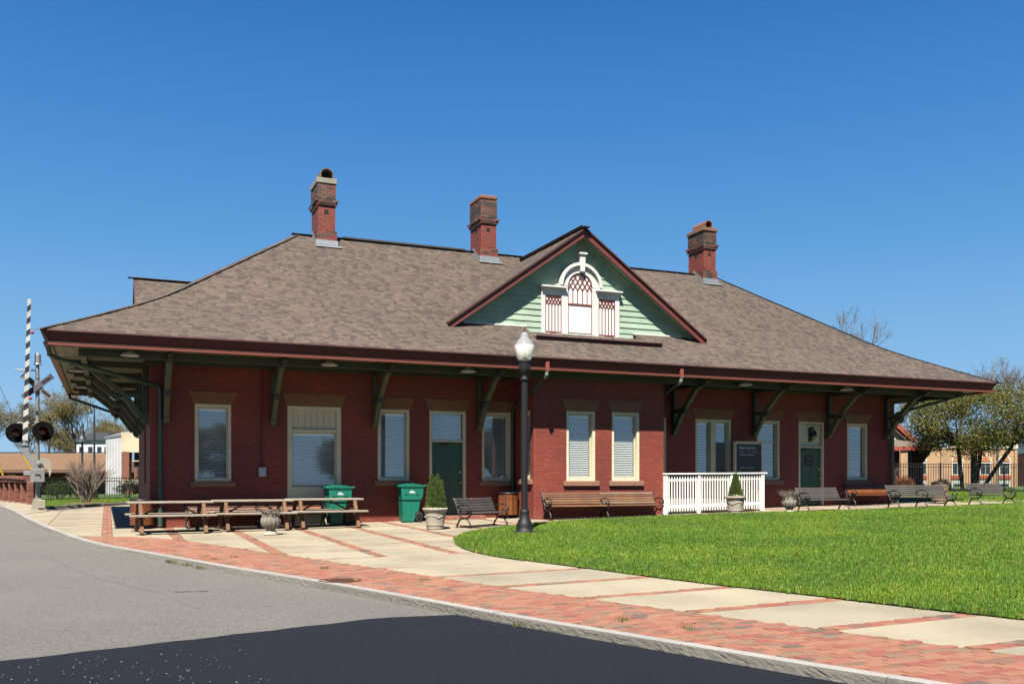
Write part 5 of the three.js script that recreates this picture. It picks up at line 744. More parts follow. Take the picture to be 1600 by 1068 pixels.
// ---------- crossing signal ----------
{
  const t = thing('crossing_signal', 'railroad crossing signal with two dark round lights and raised striped gate arm', 'crossing signal', [-2.29, gy(-2.29, -11.3), -11.3], 0.06);
  const al = mat([0.36, 0.37, 0.36], 0.45, { metalness: 0.4, map: TM.mottle06 }), tan = mat([0.37, 0.34, 0.27], 0.6, { map: TM.mottle2 }), wh = mat([0.55, 0.55, 0.53], 0.5, { map: TM.stain3 }), dk = mat([0.012, 0.013, 0.022], 0.5), bk = mat([0.005, 0.005, 0.005], 1, { phys: 1, specularIntensity: 0.15 });
  mk('mast', [cyl(0.075, 0.06, 5.1, 0, 2.75, 0, 16), ...[1.6, 2.55, 4.2, 4.75].map((y) => cyl(0.085, 0.085, 0.06, 0, y, 0, 14))], al, t);
  mk('base', [extr([[-0.22, 0], [0.22, 0], [0.13, 0.45], [-0.13, 0.45]], 0.36, [], 0, 0, -0.18), bev(0.62, 0.06, 0.6, 0, 0.02, 0)], tan, t); mk('junction_box', bev(0.24, 0.3, 0.2, 0.13, 0.25, 0.2), tan, t); mk('base_lamp', bev(0.08, 0.06, 0.05, 0.19, 0.06, 0.25), mat([0.35, 0.01, 0.03], 0.4), t);
  mk('bell', [cyl(0.1, 0.1, 0.28, 0.01, 5.4, 0, 16), cyl(0.14, 0.12, 0.05, 0.01, 5.24, 0, 16), ball(0.1, 0.01, 5.54, 0)], al, t);
  mk('side_bracket', [bev(0.68, 0.04, 0.14, -0.36, 5.0, 0, 0, 0, 0.02), cyl(0.06, 0.06, 0.12, -0.02, 5.0, 0.0, 12)], wh, t);
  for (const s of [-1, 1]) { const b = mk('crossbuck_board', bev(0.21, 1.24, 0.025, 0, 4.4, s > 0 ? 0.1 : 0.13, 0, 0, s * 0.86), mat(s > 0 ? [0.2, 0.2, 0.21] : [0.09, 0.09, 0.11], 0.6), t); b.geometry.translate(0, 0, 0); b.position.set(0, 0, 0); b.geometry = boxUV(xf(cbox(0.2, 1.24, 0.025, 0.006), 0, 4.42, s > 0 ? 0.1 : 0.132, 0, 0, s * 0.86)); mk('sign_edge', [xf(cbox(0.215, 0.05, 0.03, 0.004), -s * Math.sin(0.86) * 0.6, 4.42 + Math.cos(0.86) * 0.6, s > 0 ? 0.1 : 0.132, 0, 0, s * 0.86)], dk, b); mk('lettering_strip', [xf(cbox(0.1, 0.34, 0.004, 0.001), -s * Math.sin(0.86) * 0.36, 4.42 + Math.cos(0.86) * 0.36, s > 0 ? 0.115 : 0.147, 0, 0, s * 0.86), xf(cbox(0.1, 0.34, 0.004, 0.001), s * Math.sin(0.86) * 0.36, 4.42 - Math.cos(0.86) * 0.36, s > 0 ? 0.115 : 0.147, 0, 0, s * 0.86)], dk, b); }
  mk('light_bracket', [rod([-0.64, 3.12, 0.0], [0.3, 3.12, 0.0], 0.03), bev(0.2, 0.14, 0.1, 0, 3.1, 0.08)], al, t);
  for (const [x, y] of [[-0.66, 2.76], [0.18, 2.84]]) { const d = mk('signal_light', [xf(lathe([[0, 0], [0.345, 0.0], [0.35, 0.02], [0.33, 0.03], [0.14, 0.012], [0.0, 0.012]], 34), x, y, 0.16, Math.PI / 2), cyl(0.13, 0.13, 0.2, x, y, 0.05, 16, Math.PI / 2)], bk, t); mk('lens', xf(lathe([[0, 0.035], [0.08, 0.03], [0.125, 0.0]], 22), x, y, 0.18, Math.PI / 2), mat([0.10, 0.006, 0.006], 0.3), d); const h = new THREE.CylinderGeometry(0.14, 0.145, 0.26, 22, 1, true, Math.PI * 0.55, Math.PI * 0.9); mk('hood', xf(clean(h), x, y, 0.3, Math.PI / 2, 0, 0), bk, d); }
  // gate arm: slanted stripes, each a piece
  const y0 = 2.5, y1 = 7.48, n = 23, ax = (y) => lerp(-0.39, -0.26, (y - y0) / (y1 - y0)), aw = (y) => lerp(0.17, 0.115, (y - y0) / (y1 - y0));
  const arm = part('gate_arm', t); for (let k = 0; k < n; k++) { const a = lerp(y0, y1, k / n), b = lerp(y0, y1, (k + 1) / n), sl = k === n - 1 ? 0 : 0.11, s0 = k === 0 ? 0 : 0.11; mk('stripe', extr([[ax(a) - aw(a) / 2, a - s0 / 2], [ax(a) + aw(a) / 2, a + s0 / 2], [ax(b) + aw(b) / 2, b + sl / 2 - 0.001], [ax(b) - aw(b) / 2, b - sl / 2 - 0.001]], 0.04, [], 0, 0, 0.3), k % 2 ? dk : wh, arm); }
  for (const y of [3.98, 6.3]) mk('arm_lamp', [xf(ball(0.055), ax(y) + 0.13, y, 0.32), cyl(0.03, 0.03, 0.06, ax(y) + 0.08, y, 0.32, 8, 0, Math.PI / 2)], mat([0.35, 0.005, 0.02], 0.35), arm);
  mk('arm_holder', [extr([[-0.5, 2.32], [-0.3, 2.32], [-0.28, 2.1], [-0.1, 1.86], [0.1, 1.78], [0.1, 1.5], [-0.16, 1.5], [-0.3, 1.74], [-0.44, 1.92], [-0.52, 2.12]], 0.1, [], 0.02, 0, 0.2), bev(0.24, 0.06, 0.18, -0.4, 2.34, 0.25), cyl(0.05, 0.05, 0.3, -0.4, 2.45, 0.28, 10)], al, t); mk('pivot', [cyl(0.09, 0.09, 0.06, 0.06, 1.72, 0.33, 18, Math.PI / 2), cyl(0.04, 0.04, 0.05, 0.06, 1.72, 0.38, 12, Math.PI / 2)], mat([0.6, 0.6, 0.58], 0.3, { metalness: 0.6 }), t);
  mk('counterweight', extr([[0.06, 1.9], [0.3, 1.88], [0.42, 1.76], [0.43, 1.4], [0.36, 1.2], [0.34, 1.36], [0.28, 1.52], [0.12, 1.56]], 0.09, [], 0.02, 0, 0.1), tan, t);
  mk('gate_mechanism', [bev(0.46, 0.46, 0.34, 0.0, 1.26, 0.2), bev(0.18, 0.16, 0.14, 0.06, 0.96, 0.2)], al, t); mk('latch', [bar([-0.08, 1.3, 0.39], [0.09, 1.3, 0.39], 0.02, 0.03), bar([0.05, 1.3, 0.39], [0.11, 1.18, 0.39], 0.02, 0.02)], dk, t);
}
// ---------- fences ----------
function ironFence(label, a, b, h, gap, postsAt) {
  const t = thing('iron_fence', label, 'fence', [0, 0, 0]), L = Math.hypot(b[0] - a[0], b[1] - a[1]), n = Math.round(L / gap), g = boxUV(xf(cbox(0.022, h - 0.06, 0.022, 0.004), 0, h / 2 + 0.02, 0)), gp = boxUV(xf(cbox(0.07, h + 0.08, 0.07, 0.01), 0, h / 2, 0)), A = Math.atan2(-(b[1] - a[1]), b[0] - a[0]);
  const at = (u) => { const x = lerp(a[0], b[0], u), z = lerp(a[1], b[1], u); return [x, gy(x, z), z]; };
  for (let i = 0; i <= n; i++) put('picket', g, MO.iron, t, { p: at(i / n), r: [0, A, 0] });
  for (const u of postsAt) put('post', gp, MO.iron, t, { p: at(u), r: [0, A, 0] });
  for (const y of [0.12, h - 0.16, h - 0.02]) { const p = at(0), q = at(1); mk('rail', bar([p[0], p[1] + y, p[2]], [q[0], q[1] + y, q[2]], 0.035, 0.03), MO.iron, t); }
}
ironFence('black iron picket fence behind the bare shrub left of the station', [-2.75, -20.9], [2.2, -22.2], 1.06, 0.108, [0, 0.36, 0.86, 1]);
ironFence('black iron picket fence at the right edge behind the benches', [34.9, -8.7], [43.5, -5.0], 1.4, 0.122, [0, 0.27, 0.6, 0.93]);
{ // brick railing with piers along the crossing
  const t = thing('brick_railing', 'red brick railing of piers under a heavy brick beam beside the crossing', 'railing'), bm = [[0.24, 0.075, 0.045], [0.28, 0.10, 0.06], [0.20, 0.06, 0.04]].map((c) => mat(c, 0.9, { map: TM.mottle06 })), A = [-6.6, -31.5], B = [-2.95, -17.6], L = Math.hypot(B[0] - A[0], B[1] - A[1]), an = Math.atan2(-(B[1] - A[1]), B[0] - A[0]), at = (u) => [lerp(A[0], B[0], u), lerp(A[1], B[1], u)], n = 11, base = (u) => gy(...at(u));
  const cg = boxUV(cbox(0.25, 0.095, 0.22, 0.008)); for (let i = 0; i <= n; i++) { const u = i / n, [x, z] = at(u), p = mk('pier', box(0.235, 1.0, 0.205, 0, 0.45, 0), mat([0.3, 0.22, 0.17], 1), t, { p: [x, base(u), z], r: [0, an, 0] }); for (let k = 0; k < 9; k++) put('brick', cg, pick(bm), p, { p: [0, 0.02 + k * 0.105, 0] }); }
  const p = at(0), q = at(1), bar1 = mk('beam', bar([p[0], base(0) + 0.98, p[1]], [q[0], base(1) + 0.98, q[1]], 0.3, 0.13), bm[2], t); const bg = boxUV(cbox(0.2, 0.12, 0.42, 0.006)); for (let s = 0.1; s < L; s += 0.21) { const u = s / L, [x, z] = at(u); put('brick', bg, pick(bm), bar1, { p: [x, base(u) + 1.09, z], r: [0, an, 0] }); }
  mk('gap_shade_panel', bar([p[0] + 0.3, base(0) + 0.45, p[1]], [q[0] + 0.3, base(1) + 0.45, q[1]], 0.04, 0.9), mat([0.006, 0.005, 0.005], 1), t);  // added black sheet that paints the shade in the gaps between piers
}
{ // concrete pavement by the crossing
  const P = [[-2.6, -9], [-1.35, -12.4], [-1.7, -13.2], [-2.7, -15.5], [-3.1, -18], [-3.6, -21], [-6.5, -31], [-9.5, -40], [-12.3, -40], [-8.3, -30], [-5.4, -22], [-3.8, -16.5], [-2.8, -10.6]], s = new THREE.Shape(P.map(([x, z]) => new THREE.Vector2(x, -z))), g = new THREE.ShapeGeometry(s), p = g.attributes.position; for (let i = 0; i < p.count; i++) { const x = p.getX(i), z = -p.getY(i); p.setXYZ(i, x, gy(x, z) + 0.012, z); } g.computeVertexNormals(); structure(mk('pavement', clean(g), MG.slab[0]));
  const w = thing('verge_kerb', 'low concrete edging in front of the left grass verge', 'edging'); const E = [[-2.05, -12.6], [-1.2, -13.7], [-0.2, -14.6], [0.9, -16.1]]; E.slice(1).forEach((b, i) => { const a = E[i]; mk('edging_stone', bar([a[0], gy(...a) + 0.05, a[1]], [b[0], gy(...b) + 0.05, b[1]], 0.14, 0.12), MG.kerb[0], w); });
}
// ---------- plants and trees ----------
const bark = mat([0.12, 0.10, 0.085], 1, { map: TM.mottle06 }), greyBark = mat([0.15, 0.125, 0.105], 1, { map: TM.mottle06 }), palTwig = mat([0.30, 0.22, 0.17], 1);
{ // bare many-stemmed shrub on a mulch ring
  const z = -17.2, x = -0.75, t = thing('bare_shrub', 'leafless many-stemmed shrub with pale twigs on the left grass verge', 'shrub', [x, gy(x, z), z]), q = rng(77), L = [], T = [];
  const grow = (p, d, len, r, k) => { const e = p.clone().addScaledVector(d, len); (r > 0.008 ? L : T).push(rod(p.toArray(), e.toArray(), r, r * 0.7, r > 0.012 ? 5 : 3)); if (k <= 0) return; const n = 2 + (q() < 0.55 ? 1 : 0); for (let i = 0; i < n; i++) grow(e, d.clone().add(V((q() - 0.5) * 0.9, (q() - 0.35) * 0.5, (q() - 0.5) * 0.9)).normalize(), len * (0.62 + 0.3 * q()), r * 0.66, k - 1); };
  for (let i = 0; i < 15; i++) { const a = q() * 6.283, o = 0.25 + 0.75 * q(); grow(V(Math.cos(a) * 0.1, 0, Math.sin(a) * 0.1), V(Math.cos(a) * o, 1, Math.sin(a) * o).normalize(), 0.42 + 0.2 * q(), 0.022, 4); }
  mk('stem', L, palTwig, t); mk('twig', T, palTwig, t);
  const m = structure(mk('mulch', xf(lathe([[0, 0.06], [0.6, 0.05], [0.95, 0.025], [1.05, 0]], 26), x, gy(x, z) + 0.02, z), mat([0.24, 0.13, 0.07], 1, { map: TM.mottle06, bumpMap: TM.bump05, bumpScale: 0.03 }))); m.userData.label = undefined; delete m.userData.label;
}
function leafCloud(pts, n, rad, size, q) { const L = []; for (let i = 0; i < n; i++) { const c = pts[Math.floor(q() * pts.length)], d = V(q() - 0.5, (q() - 0.5) * 0.75, q() - 0.5).normalize().multiplyScalar(rad * Math.cbrt(q())), p = c.clone().add(d), s = size * (0.6 + 0.8 * q()), a = V(q() - 0.5, q() - 0.5, q() - 0.5).normalize(), b = V().crossVectors(a, V(q() - 0.5, q() - 0.5, q() - 0.5)).normalize(); L.push([p.clone().addScaledVector(a, s), p.clone().addScaledVector(b, s * 0.45), p.clone().addScaledVector(a, -s), p.clone().addScaledVector(b, -s * 0.45)]); } return polys(L); }
function bareTree(seed, H, label, p, group, buds, bm, leafN, spreadF = 1) {
  const t = thing('budding_tree', label, 'tree', p, 0, group), q = rng(seed), W = [], T = [], tips = [];
  const grow = (a, d, len, r, k) => { const e = a.clone().addScaledVector(d, len); (k > 3 ? W : T).push(rod(a.toArray(), e.toArray(), r, r * 0.72, k > 4 ? 7 : 3)); if (k < 4) tips.push(e, a.clone().lerp(e, 0.5)); if (k <= 0) return; const n = 2 + (q() < 0.6 ? 1 : 0); for (let i = 0; i < n; i++) { const s = 0.55 + 0.5 * q(); grow(e, d.clone().multiplyScalar(1.0).add(V((q() - 0.5) * 1.5 * s * spreadF, (q() - 0.25) * 0.55, (q() - 0.5) * 1.5 * s * spreadF)).normalize(), len * (0.68 + 0.22 * q()), Math.max(r * (i ? 0.58 : 0.72), H * 0.0011), k - 1); } };
  grow(V(0, -0.3, 0), V(0.02, 1, 0), H * 0.24, H * 0.02, 7);
  mk('trunk', W, bm, t); mk('twigs', T, bm, t); if (leafN) buds.forEach((c, i) => mk('crown', leafCloud(tips, leafN, 0.5, 0.075, rng(seed + i + 50)), leafM(c), t)); return t;
}
const gFar = (x, z) => gy(x, z);
const oliveBuds = [[0.3, 0.27, 0.08], [0.22, 0.17, 0.08]];
const GL = 'budding trees behind the brown-roofed shop';
const TA = bareTree(101, 10.5, 'tall budding tree behind the shop roof, rising between the signal and the gooseneck lamp', [-3.2, gFar(-3, -90), -92], GL, oliveBuds, bark, 6500);
const TB = bareTree(202, 10, 'budding tree at the left frame edge behind the shop roof', [-11.5, gFar(-11, -96), -98], GL, oliveBuds, bark, 6500, 1.15);
dup(TA, 'budding tree just behind the round signal lights', [-8.2, gFar(-8, -95), -96], 2.1, 0.88); dup(TB, 'low budding tree behind the white metal building', [0.9, gFar(0, -96), -97], 1.2, 0.76); dup(TA, 'far bare tree showing right of the white metal building, under the eave', [5, gFar(5, -100), -104], 4, 0.82); dup(TB, 'budding tree behind the white house, left of the gooseneck lamp', [-1.2, gFar(0, -104), -106], 3.3, 0.86);
dup(TB, 'low budding tree filling the gap behind the gate arm', [-6.6, gFar(-6, -99), -102], 4.4, 0.72); dup(TA, 'low budding tree behind the wide bell lamp', [-3.6, gFar(-3, -100), -108], 1.1, 0.7);
dup(TA, 'budding tree beyond the left frame edge, its twigs showing behind the guy wires', [-14.5, gFar(-14, -100), -93], 5.0, 0.9);
const GR = 'leafless trees behind the right end of the station';
const BR = bareTree(303, 17, 'leafless tree whose top rises above the right roof slope', [76.3, gFar(34, -22), -57.5], GR, [[0.2, 0.19, 0.13]], greyBark, 2200, 0.9);
dup(BR, 'leafless tree behind the green tree at the right frame edge', [69.1, gFar(34, -22), -31], 2.2, 0.56); dup(BR, 'bare tree behind the right eave tip of the station', [70, gFar(34, -22), -36], 4.1, 0.48); dup(BR, 'wide bare tree low behind the right bracket of the station', [67.1, gFar(34, -22), -38], 5.3, 0.44);
{ // the small evergreen tree behind the right fence
  const x = 39.75, z = -7.95, t = thing('evergreen_tree', 'spreading olive-green tree with several dark leaning trunks at the right edge', 'tree', [x, gy(x, z), z]), q = rng(55), W = [], LB = [], cl = [];
  const c = Math.cos(YAW), s = Math.sin(YAW), P = (r, y, d) => V(r * c + d * s, y, r * s - d * c); // right, up, away
  for (let i = 0; i < 210; i++) { const a = q() * 6.283, el = Math.asin(2 * q() - 1), k = 0.55 + 0.45 * Math.sqrt(q()); const r = Math.cos(el) * Math.cos(a) * 3.15 * k, d = Math.cos(el) * Math.sin(a) * 2.6 * k, y = 3.6 + Math.sin(el) * 1.95 * k; if (y < 2.0 + 0.1 * Math.abs(r)) continue; cl.push(P(r + 0.1, y, d)); }
  for (const [dx, y, dd, tx] of [[-0.55, 0.05, 0, -0.8], [0.0, 0.1, 0.1, 0.15], [0.2, 0, -0.1, 1.75], [0.1, 0, 0.3, 0.8]]) { const a = P(dx, -0.1, dd), m = P(lerp(dx, tx, 0.45), 1.0, dd * 1.5), e = P(tx, 2.3, dd * 3); W.push(tube([a.toArray(), m.toArray(), e.toArray()], dx === 0 ? 0.15 : 0.1, 10, 7)); cl.filter((p) => p.distanceTo(e) < 2.6).slice(0, 40).forEach((p) => { const mid = e.clone().lerp(p, 0.5).add(V((q() - 0.5) * 0.4, 0.2, (q() - 0.5) * 0.4)); LB.push(rod(e.toArray(), mid.toArray(), 0.045, 0.025, 5), rod(mid.toArray(), p.toArray(), 0.025, 0.008, 4)); }); }
  mk('trunk', W, mat([0.045, 0.035, 0.03], 1), t); mk('limb', LB, mat([0.06, 0.05, 0.04], 1), t);
  [[0.155, 0.165, 0.025], [0.07, 0.09, 0.014], [0.27, 0.22, 0.04], [0.2, 0.10, 0.03]].forEach((col, k) => mk('crown', leafCloud(cl, [12500, 14500, 5500, 1500][k], 0.6, 0.054, rng(60 + k)), leafM(col), t));
  const tw = []; for (let i = 0; i < 420; i++) { const p = pick(cl), d = p.clone().sub(V(0, 3, 0)).normalize(); tw.push(rod(p.toArray(), p.clone().addScaledVector(d, 0.4 + 0.5 * q()).add(V((q() - 0.5) * 0.5, 0.25 * q(), (q() - 0.5) * 0.5)).toArray(), 0.008, 0.003, 3)); } mk('twig', tw, greyBark, t);
}
{ // trees across the street, which the window panes mirror
  const src = scene.children.find((o) => o.name === 'evergreen_tree');
  dup(src, 'green tree across the street, seen only mirrored in the leftmost station window', [10, -0.8, 64], 1.0, 1.25); dup(src, 'green tree across the street, seen only mirrored in the boarded doorway glass', [22, -0.8, 66], 2.6, 1.1); dup(src, 'green tree across the street, seen only mirrored in the bay windows', [37, -0.8, 60], 4.4, 1.35);
}
function bush(name, label, p, r, col, n, sq = 0.8) { const t = thing(name, label, 'shrub', p), q = rng(Math.round(p[0] * 100)), pts = []; for (let i = 0; i < 40; i++) { const a = q() * 6.283, e = Math.acos(1 - q() * 1.3); pts.push(V(Math.sin(e) * Math.cos(a) * r * 0.75, r * sq * (0.55 + 0.5 * Math.cos(e)), Math.sin(e) * Math.sin(a) * r * 0.75)); } mk('foliage', leafCloud(pts, n, r * 0.4, 0.035, q), leafM(col), t); mk('stem', pts.slice(0, 12).map((v) => rod([0, 0, 0], v.toArray(), 0.015, 0.005, 4)), MO.earth, t); }
bush('round_shrub', 'dark round clipped shrub behind the right fence beside the tree', [37.35, gy(34, -7.9), -7.75], 0.42, [0.012, 0.02, 0.01], 2600, 1.2);
bush('round_shrub', 'reddish brown dry shrub at the foot of the shelter', [36.6, gy(34, -9.5), -9.4], 0.5, [0.26, 0.09, 0.035], 2200, 1.3);
bush('round_shrub', 'green shrub behind the left iron fence beside the brick railing', [-2.1, gy(-2, -24), -24], 0.75, [0.05, 0.085, 0.02], 2600, 0.9);
bush('round_shrub', 'low dark shrub behind the left iron fence right of the bare shrub', [1.0, gy(1, -26), -25.8], 0.7, [0.02, 0.03, 0.014], 2200, 1.1);
bush('round_shrub', 'dark spiky low shrub behind the left iron fence beneath the bare shrub', [-0.9, gy(-1, -23.5), -23.4], 0.5, [0.025, 0.03, 0.012], 1600, 0.8);
// ---------- buildings in the distance ----------
const far = (name, label, cat, p) => thing(name, label, cat, p, -YAW);
{ // brown-roofed shop
  const t = far('shop', 'low brick shop with a long brown roof behind the crossing signal', 'building', [-3.0, 0.1, -53.2]), bk = mat([0.10, 0.035, 0.025], 0.9, { map: TM.mottle06 }), rf = mat([0.20, 0.112, 0.06], 0.95, { map: TM.mottle06 });
  mk('wall', [box(26, 2.1, 8, -10.2, 0.75, -5)], bk, t);
  const r = mk('roof', polys([[V(-24, 1.78, 0.3), V(3.1, 1.72, 0.3), V(2.3, 3.2, -3.6), V(-24, 3.26, -3.6)], [V(3.1, 1.72, 0.3), V(3.1, 1.72, -9), V(2.3, 3.2, -5.5), V(2.3, 3.2, -3.6)], [V(-24, 3.26, -3.6), V(2.3, 3.2, -3.6), V(2.3, 3.2, -5.5), V(-24, 3.26, -5.5)]]), rf, t);
  const cg = boxUV(cbox(27, 0.014, 0.42, 0.004)); for (let k = 1; k < 9; k++) put('roof_course', cg, rf, r, { p: [-10.9 - k * 0.02, 1.79 + k * 0.163, 0.3 - k * 0.43], r: [0.36, 0, 0] });
  mk('ridge_flashing', box(26.5, 0.08, 0.4, -10.9, 3.28, -3.8), MO.rubber, r); mk('fascia', box(27, 0.14, 0.05, -10.4, 1.7, 0.32), mat([0.09, 0.04, 0.03], 0.8), t);
  for (const [x, w] of [[-2.9, 0.75], [-4.55, 0.6], [2.0, 0.7], [-6.2, 0.7]]) { const f = mk('window', extr([[-w / 2, 1.1], [w / 2, 1.1], [w / 2, 1.5], [-w / 2, 1.5]], 0.06, [[[-w / 2 + 0.06, 1.16], [w / 2 - 0.06, 1.16], [w / 2 - 0.06, 1.44], [-w / 2 + 0.06, 1.44]]], x, 0, -1.02), MS.white, t); mk('pane', box(w - 0.1, 0.3, 0.02, x, 1.3, -0.995), mat([0.01, 0.012, 0.014], 0.1), f); }
  const cv = document.createElement('canvas'); cv.width = 256; cv.height = 64; const x = cv.getContext('2d'); x.fillStyle = '#8d8f92'; x.fillRect(0, 0, 256, 64); x.fillStyle = '#1b1b22'; const q = rng(9); for (let i = 0; i < 9; i++) { x.fillRect(14 + i * 26, 18, 5, 30); x.fillRect(14 + i * 26, 18 + 10 * Math.floor(q() * 3), 15, 6); } const tx = new THREE.CanvasTexture(cv); tx.colorSpace = THREE.SRGBColorSpace;
  mk('sign', clean(new THREE.PlaneGeometry(1.05, 0.3)).translate(-2.4, 1.62, 0.36), mat([1, 1, 1], 0.6, { map: tx }), t, { uv: 1 });
}
{ // white metal building
  const t = far('metal_building', 'white metal building with cream front behind the left iron fence', 'building', [0.88, 0.1, -40.65]), w = mat([0.52, 0.54, 0.56], 0.5, { map: TM.stain3 }), cream = mat([0.60, 0.50, 0.36], 0.8, { map: TM.stain3 }), rb = mat([0.22, 0.08, 0.05], 0.9, { map: TM.mottle06 });
  mk('side_wall', extr([[-1.08, 0], [0, 0], [0, 4.0], [-1.08, 3.85]], 0.2, [], 0, 0, -0.25), w, t); const cg = boxUV(cbox(0.02, 3.7, 0.03, 0.004)); for (let k = 0; k < 6; k++) put('seam', cg, w, t, { p: [-0.98 + k * 0.19, 1.95, -0.04] });
  const rf = mk('roof', polys([[V(-1.15, 3.86, 0.02), V(0, 4.02, 0.02), V(0.0, 4.5, -6), V(-1.15, 4.3, -6)]]), MS.metal, t); mk('roof', extr([[-1.15, 3.8], [0, 3.95], [0, 4.24], [-0.7, 4.02], [-1.15, 3.9]], 0.1, [], 0, 0, -0.1), MS.metal, t);
  mk('front', box(3.4, 1.32, 0.4, 1.7, 3.56, -0.1), cream, t); mk('brick_pier', [box(0.5, 2.1, 0.4, 0.26, 1.9, -0.1), box(2.6, 2.9, 0.2, 1.9, 1.45, -0.6)], rb, t); mk('opening', [box(1.4, 1.6, 0.05, 1.5, 2.0, -0.48)], MO.rubber, t); mk('ledge', [box(3.2, 0.3, 0.4, 1.6, 0.95, -0.05), box(1.0, 0.08, 0.1, 1.0, 2.35, -0.3)], cream, t); mk('lower_wall', box(0.5, 0.9, 0.3, 0.5, 0.4, -0.02), rb, t);
}
{ const t = far('white_house', 'white house with dark hipped roof beyond the shop', 'house', [-1.5, 0.3, -77.5]); mk('wall', box(3.0, 5, 5, 0, 2.4, -2.6), mat([0.7, 0.7, 0.7], 0.6), t); mk('roof', polys([[V(-1.8, 4.9, 0.2), V(1.9, 4.9, 0.2), V(0.7, 5.8, -2.4), V(-0.4, 5.8, -2.4)], [V(1.9, 4.9, 0.2), V(1.9, 4.9, -5.2), V(0.7, 5.8, -2.4)], [V(-1.8, 4.9, 0.2), V(-1.8, 4.9, -5.2), V(-0.4, 5.8, -2.4)]]), mat([0.02, 0.022, 0.03], 0.8), t); for (const x of [-1.0, -0.1, 0.8]) { const f = mk('window', box(0.5, 0.75, 0.06, x, 3.9, -0.08), mat([0.35, 0.38, 0.42], 0.6), t); mk('pane', box(0.4, 0.62, 0.04, x, 3.9, -0.06), mat([0.02, 0.03, 0.05], 0.1), f); } mk('wing', box(1.6, 4.2, 3, 2.2, 2.1, -1.3), mat([0.16, 0.055, 0.04], 0.9), t); }
{ // tan block with arched panels
  const t = far('tan_building', 'tan shop building with arched ornamental panels behind the right fence', 'building', [66.2, -0.1, -32.3]), wall = mat([0.43, 0.27, 0.155], 0.9, { map: TM.stain3 }), trim = mat([0.62, 0.56, 0.45], 0.8), or = mat([0.42, 0.17, 0.07], 0.8), glass = mat([0.03, 0.035, 0.04], 0.1), red = mat([0.30, 0.055, 0.02], 0.7);
  const s = 1 / 18.5, X = (px) => (px - 1500) * s, Y = (py) => 1.17 + (750 - py) * s + 0.1;
  mk('wall', [box(X(1590) - X(1395), Y(700) + 0.2, 6, (X(1395) + X(1590)) / 2, Y(700) / 2, -3.02)], wall, t);
  mk('parapet', [box(X(1592) - X(1395), 0.1, 0.3, (X(1395) + X(1592)) / 2, Y(699.5), -0.1), box(1.3, 0.22, 0.3, X(1500), Y(698), -0.1), box(1.0, 0.35, 0.4, X(1582), Y(697.5), -0.1)], trim, t);
  for (const px of [1410, 1473, 1520, 1556, 1588]) mk('pilaster', bev(0.24, Y(703), 0.16, X(px), Y(703) / 2, 0.05), wall, t);
  for (const px of [1440, 1497, 1541, 1571]) { const cx = X(px), m = mk('ornament', extr([[-0.5, 0], [0.5, 0], [0.5, 0.28], [0.38, 0.32], [0.34, 0.5], [0.2, 0.54], [0.12, 0.64], [-0.12, 0.64], [-0.2, 0.54], [-0.34, 0.5], [-0.38, 0.32], [-0.5, 0.28]], 0.08, [], cx, Y(721), -0.03), trim, t); mk('ornament_field', extr([[-0.38, 0], [0.38, 0], [0.38, 0.2], [0.28, 0.26], [0.22, 0.42], [0, 0.52], [-0.22, 0.42], [-0.28, 0.26], [-0.38, 0.2]], 0.03, [], cx, Y(721) + 0.04, 0.052), or, m); mk('ornament_drop', box(0.06, 0.2, 0.03, cx, Y(716), 0.09), red, m);
    const w = mk('window', extr([[-0.48, 0], [0.48, 0], [0.48, Y(722) - Y(742)], [-0.48, Y(722) - Y(742)]], 0.1, [[[-0.4, 0.07], [0.4, 0.07], [0.4, 1.0], [-0.4, 1.0]]], cx, Y(742), -0.05), trim, t); mk('pane', box(0.82, 0.98, 0.03, cx, (Y(722) + Y(742)) / 2, -0.01), glass, w); mk('glazing_bar', [box(0.04, 0.95, 0.04, cx, (Y(722) + Y(742)) / 2, 0.02), box(0.8, 0.05, 0.04, cx, Y(729), 0.02)], mat([0.3, 0.36, 0.3], 0.6), w);
    mk('spandrel', bev(1.0, 0.36, 0.08, cx, Y(745), 0.01), red, t); const b = mk('basement_window', box(0.96, 0.62, 0.06, cx, Y(756), -0.0), mat([0.36, 0.42, 0.36], 0.6), t); mk('pane', box(0.7, 0.32, 0.04, cx, Y(758.5), 0.02), glass, b); }
  const d = far('brick_annex', 'red brick annex with pale blue upper wall at the right frame edge', 'building', [75.2, -0.1, -31.5]); mk('wall', box(9, 4.2, 6, 4.2, 1.6, -3), mat([0.20, 0.065, 0.045], 0.9, { map: TM.mottle06 }), d); mk('upper_wall', box(9.4, 1.5, 6, 4.4, 4.3, -3.1), mat([0.34, 0.47, 0.52], 0.7), d); const f = mk('window', box(0.7, 1.5, 0.1, 0.75, 2.0, 0.02), MS.white, d); mk('pane', box(0.5, 1.2, 0.04, 0.75, 2.05, 0.07), mat([0.02, 0.025, 0.04], 0.1), f);
}
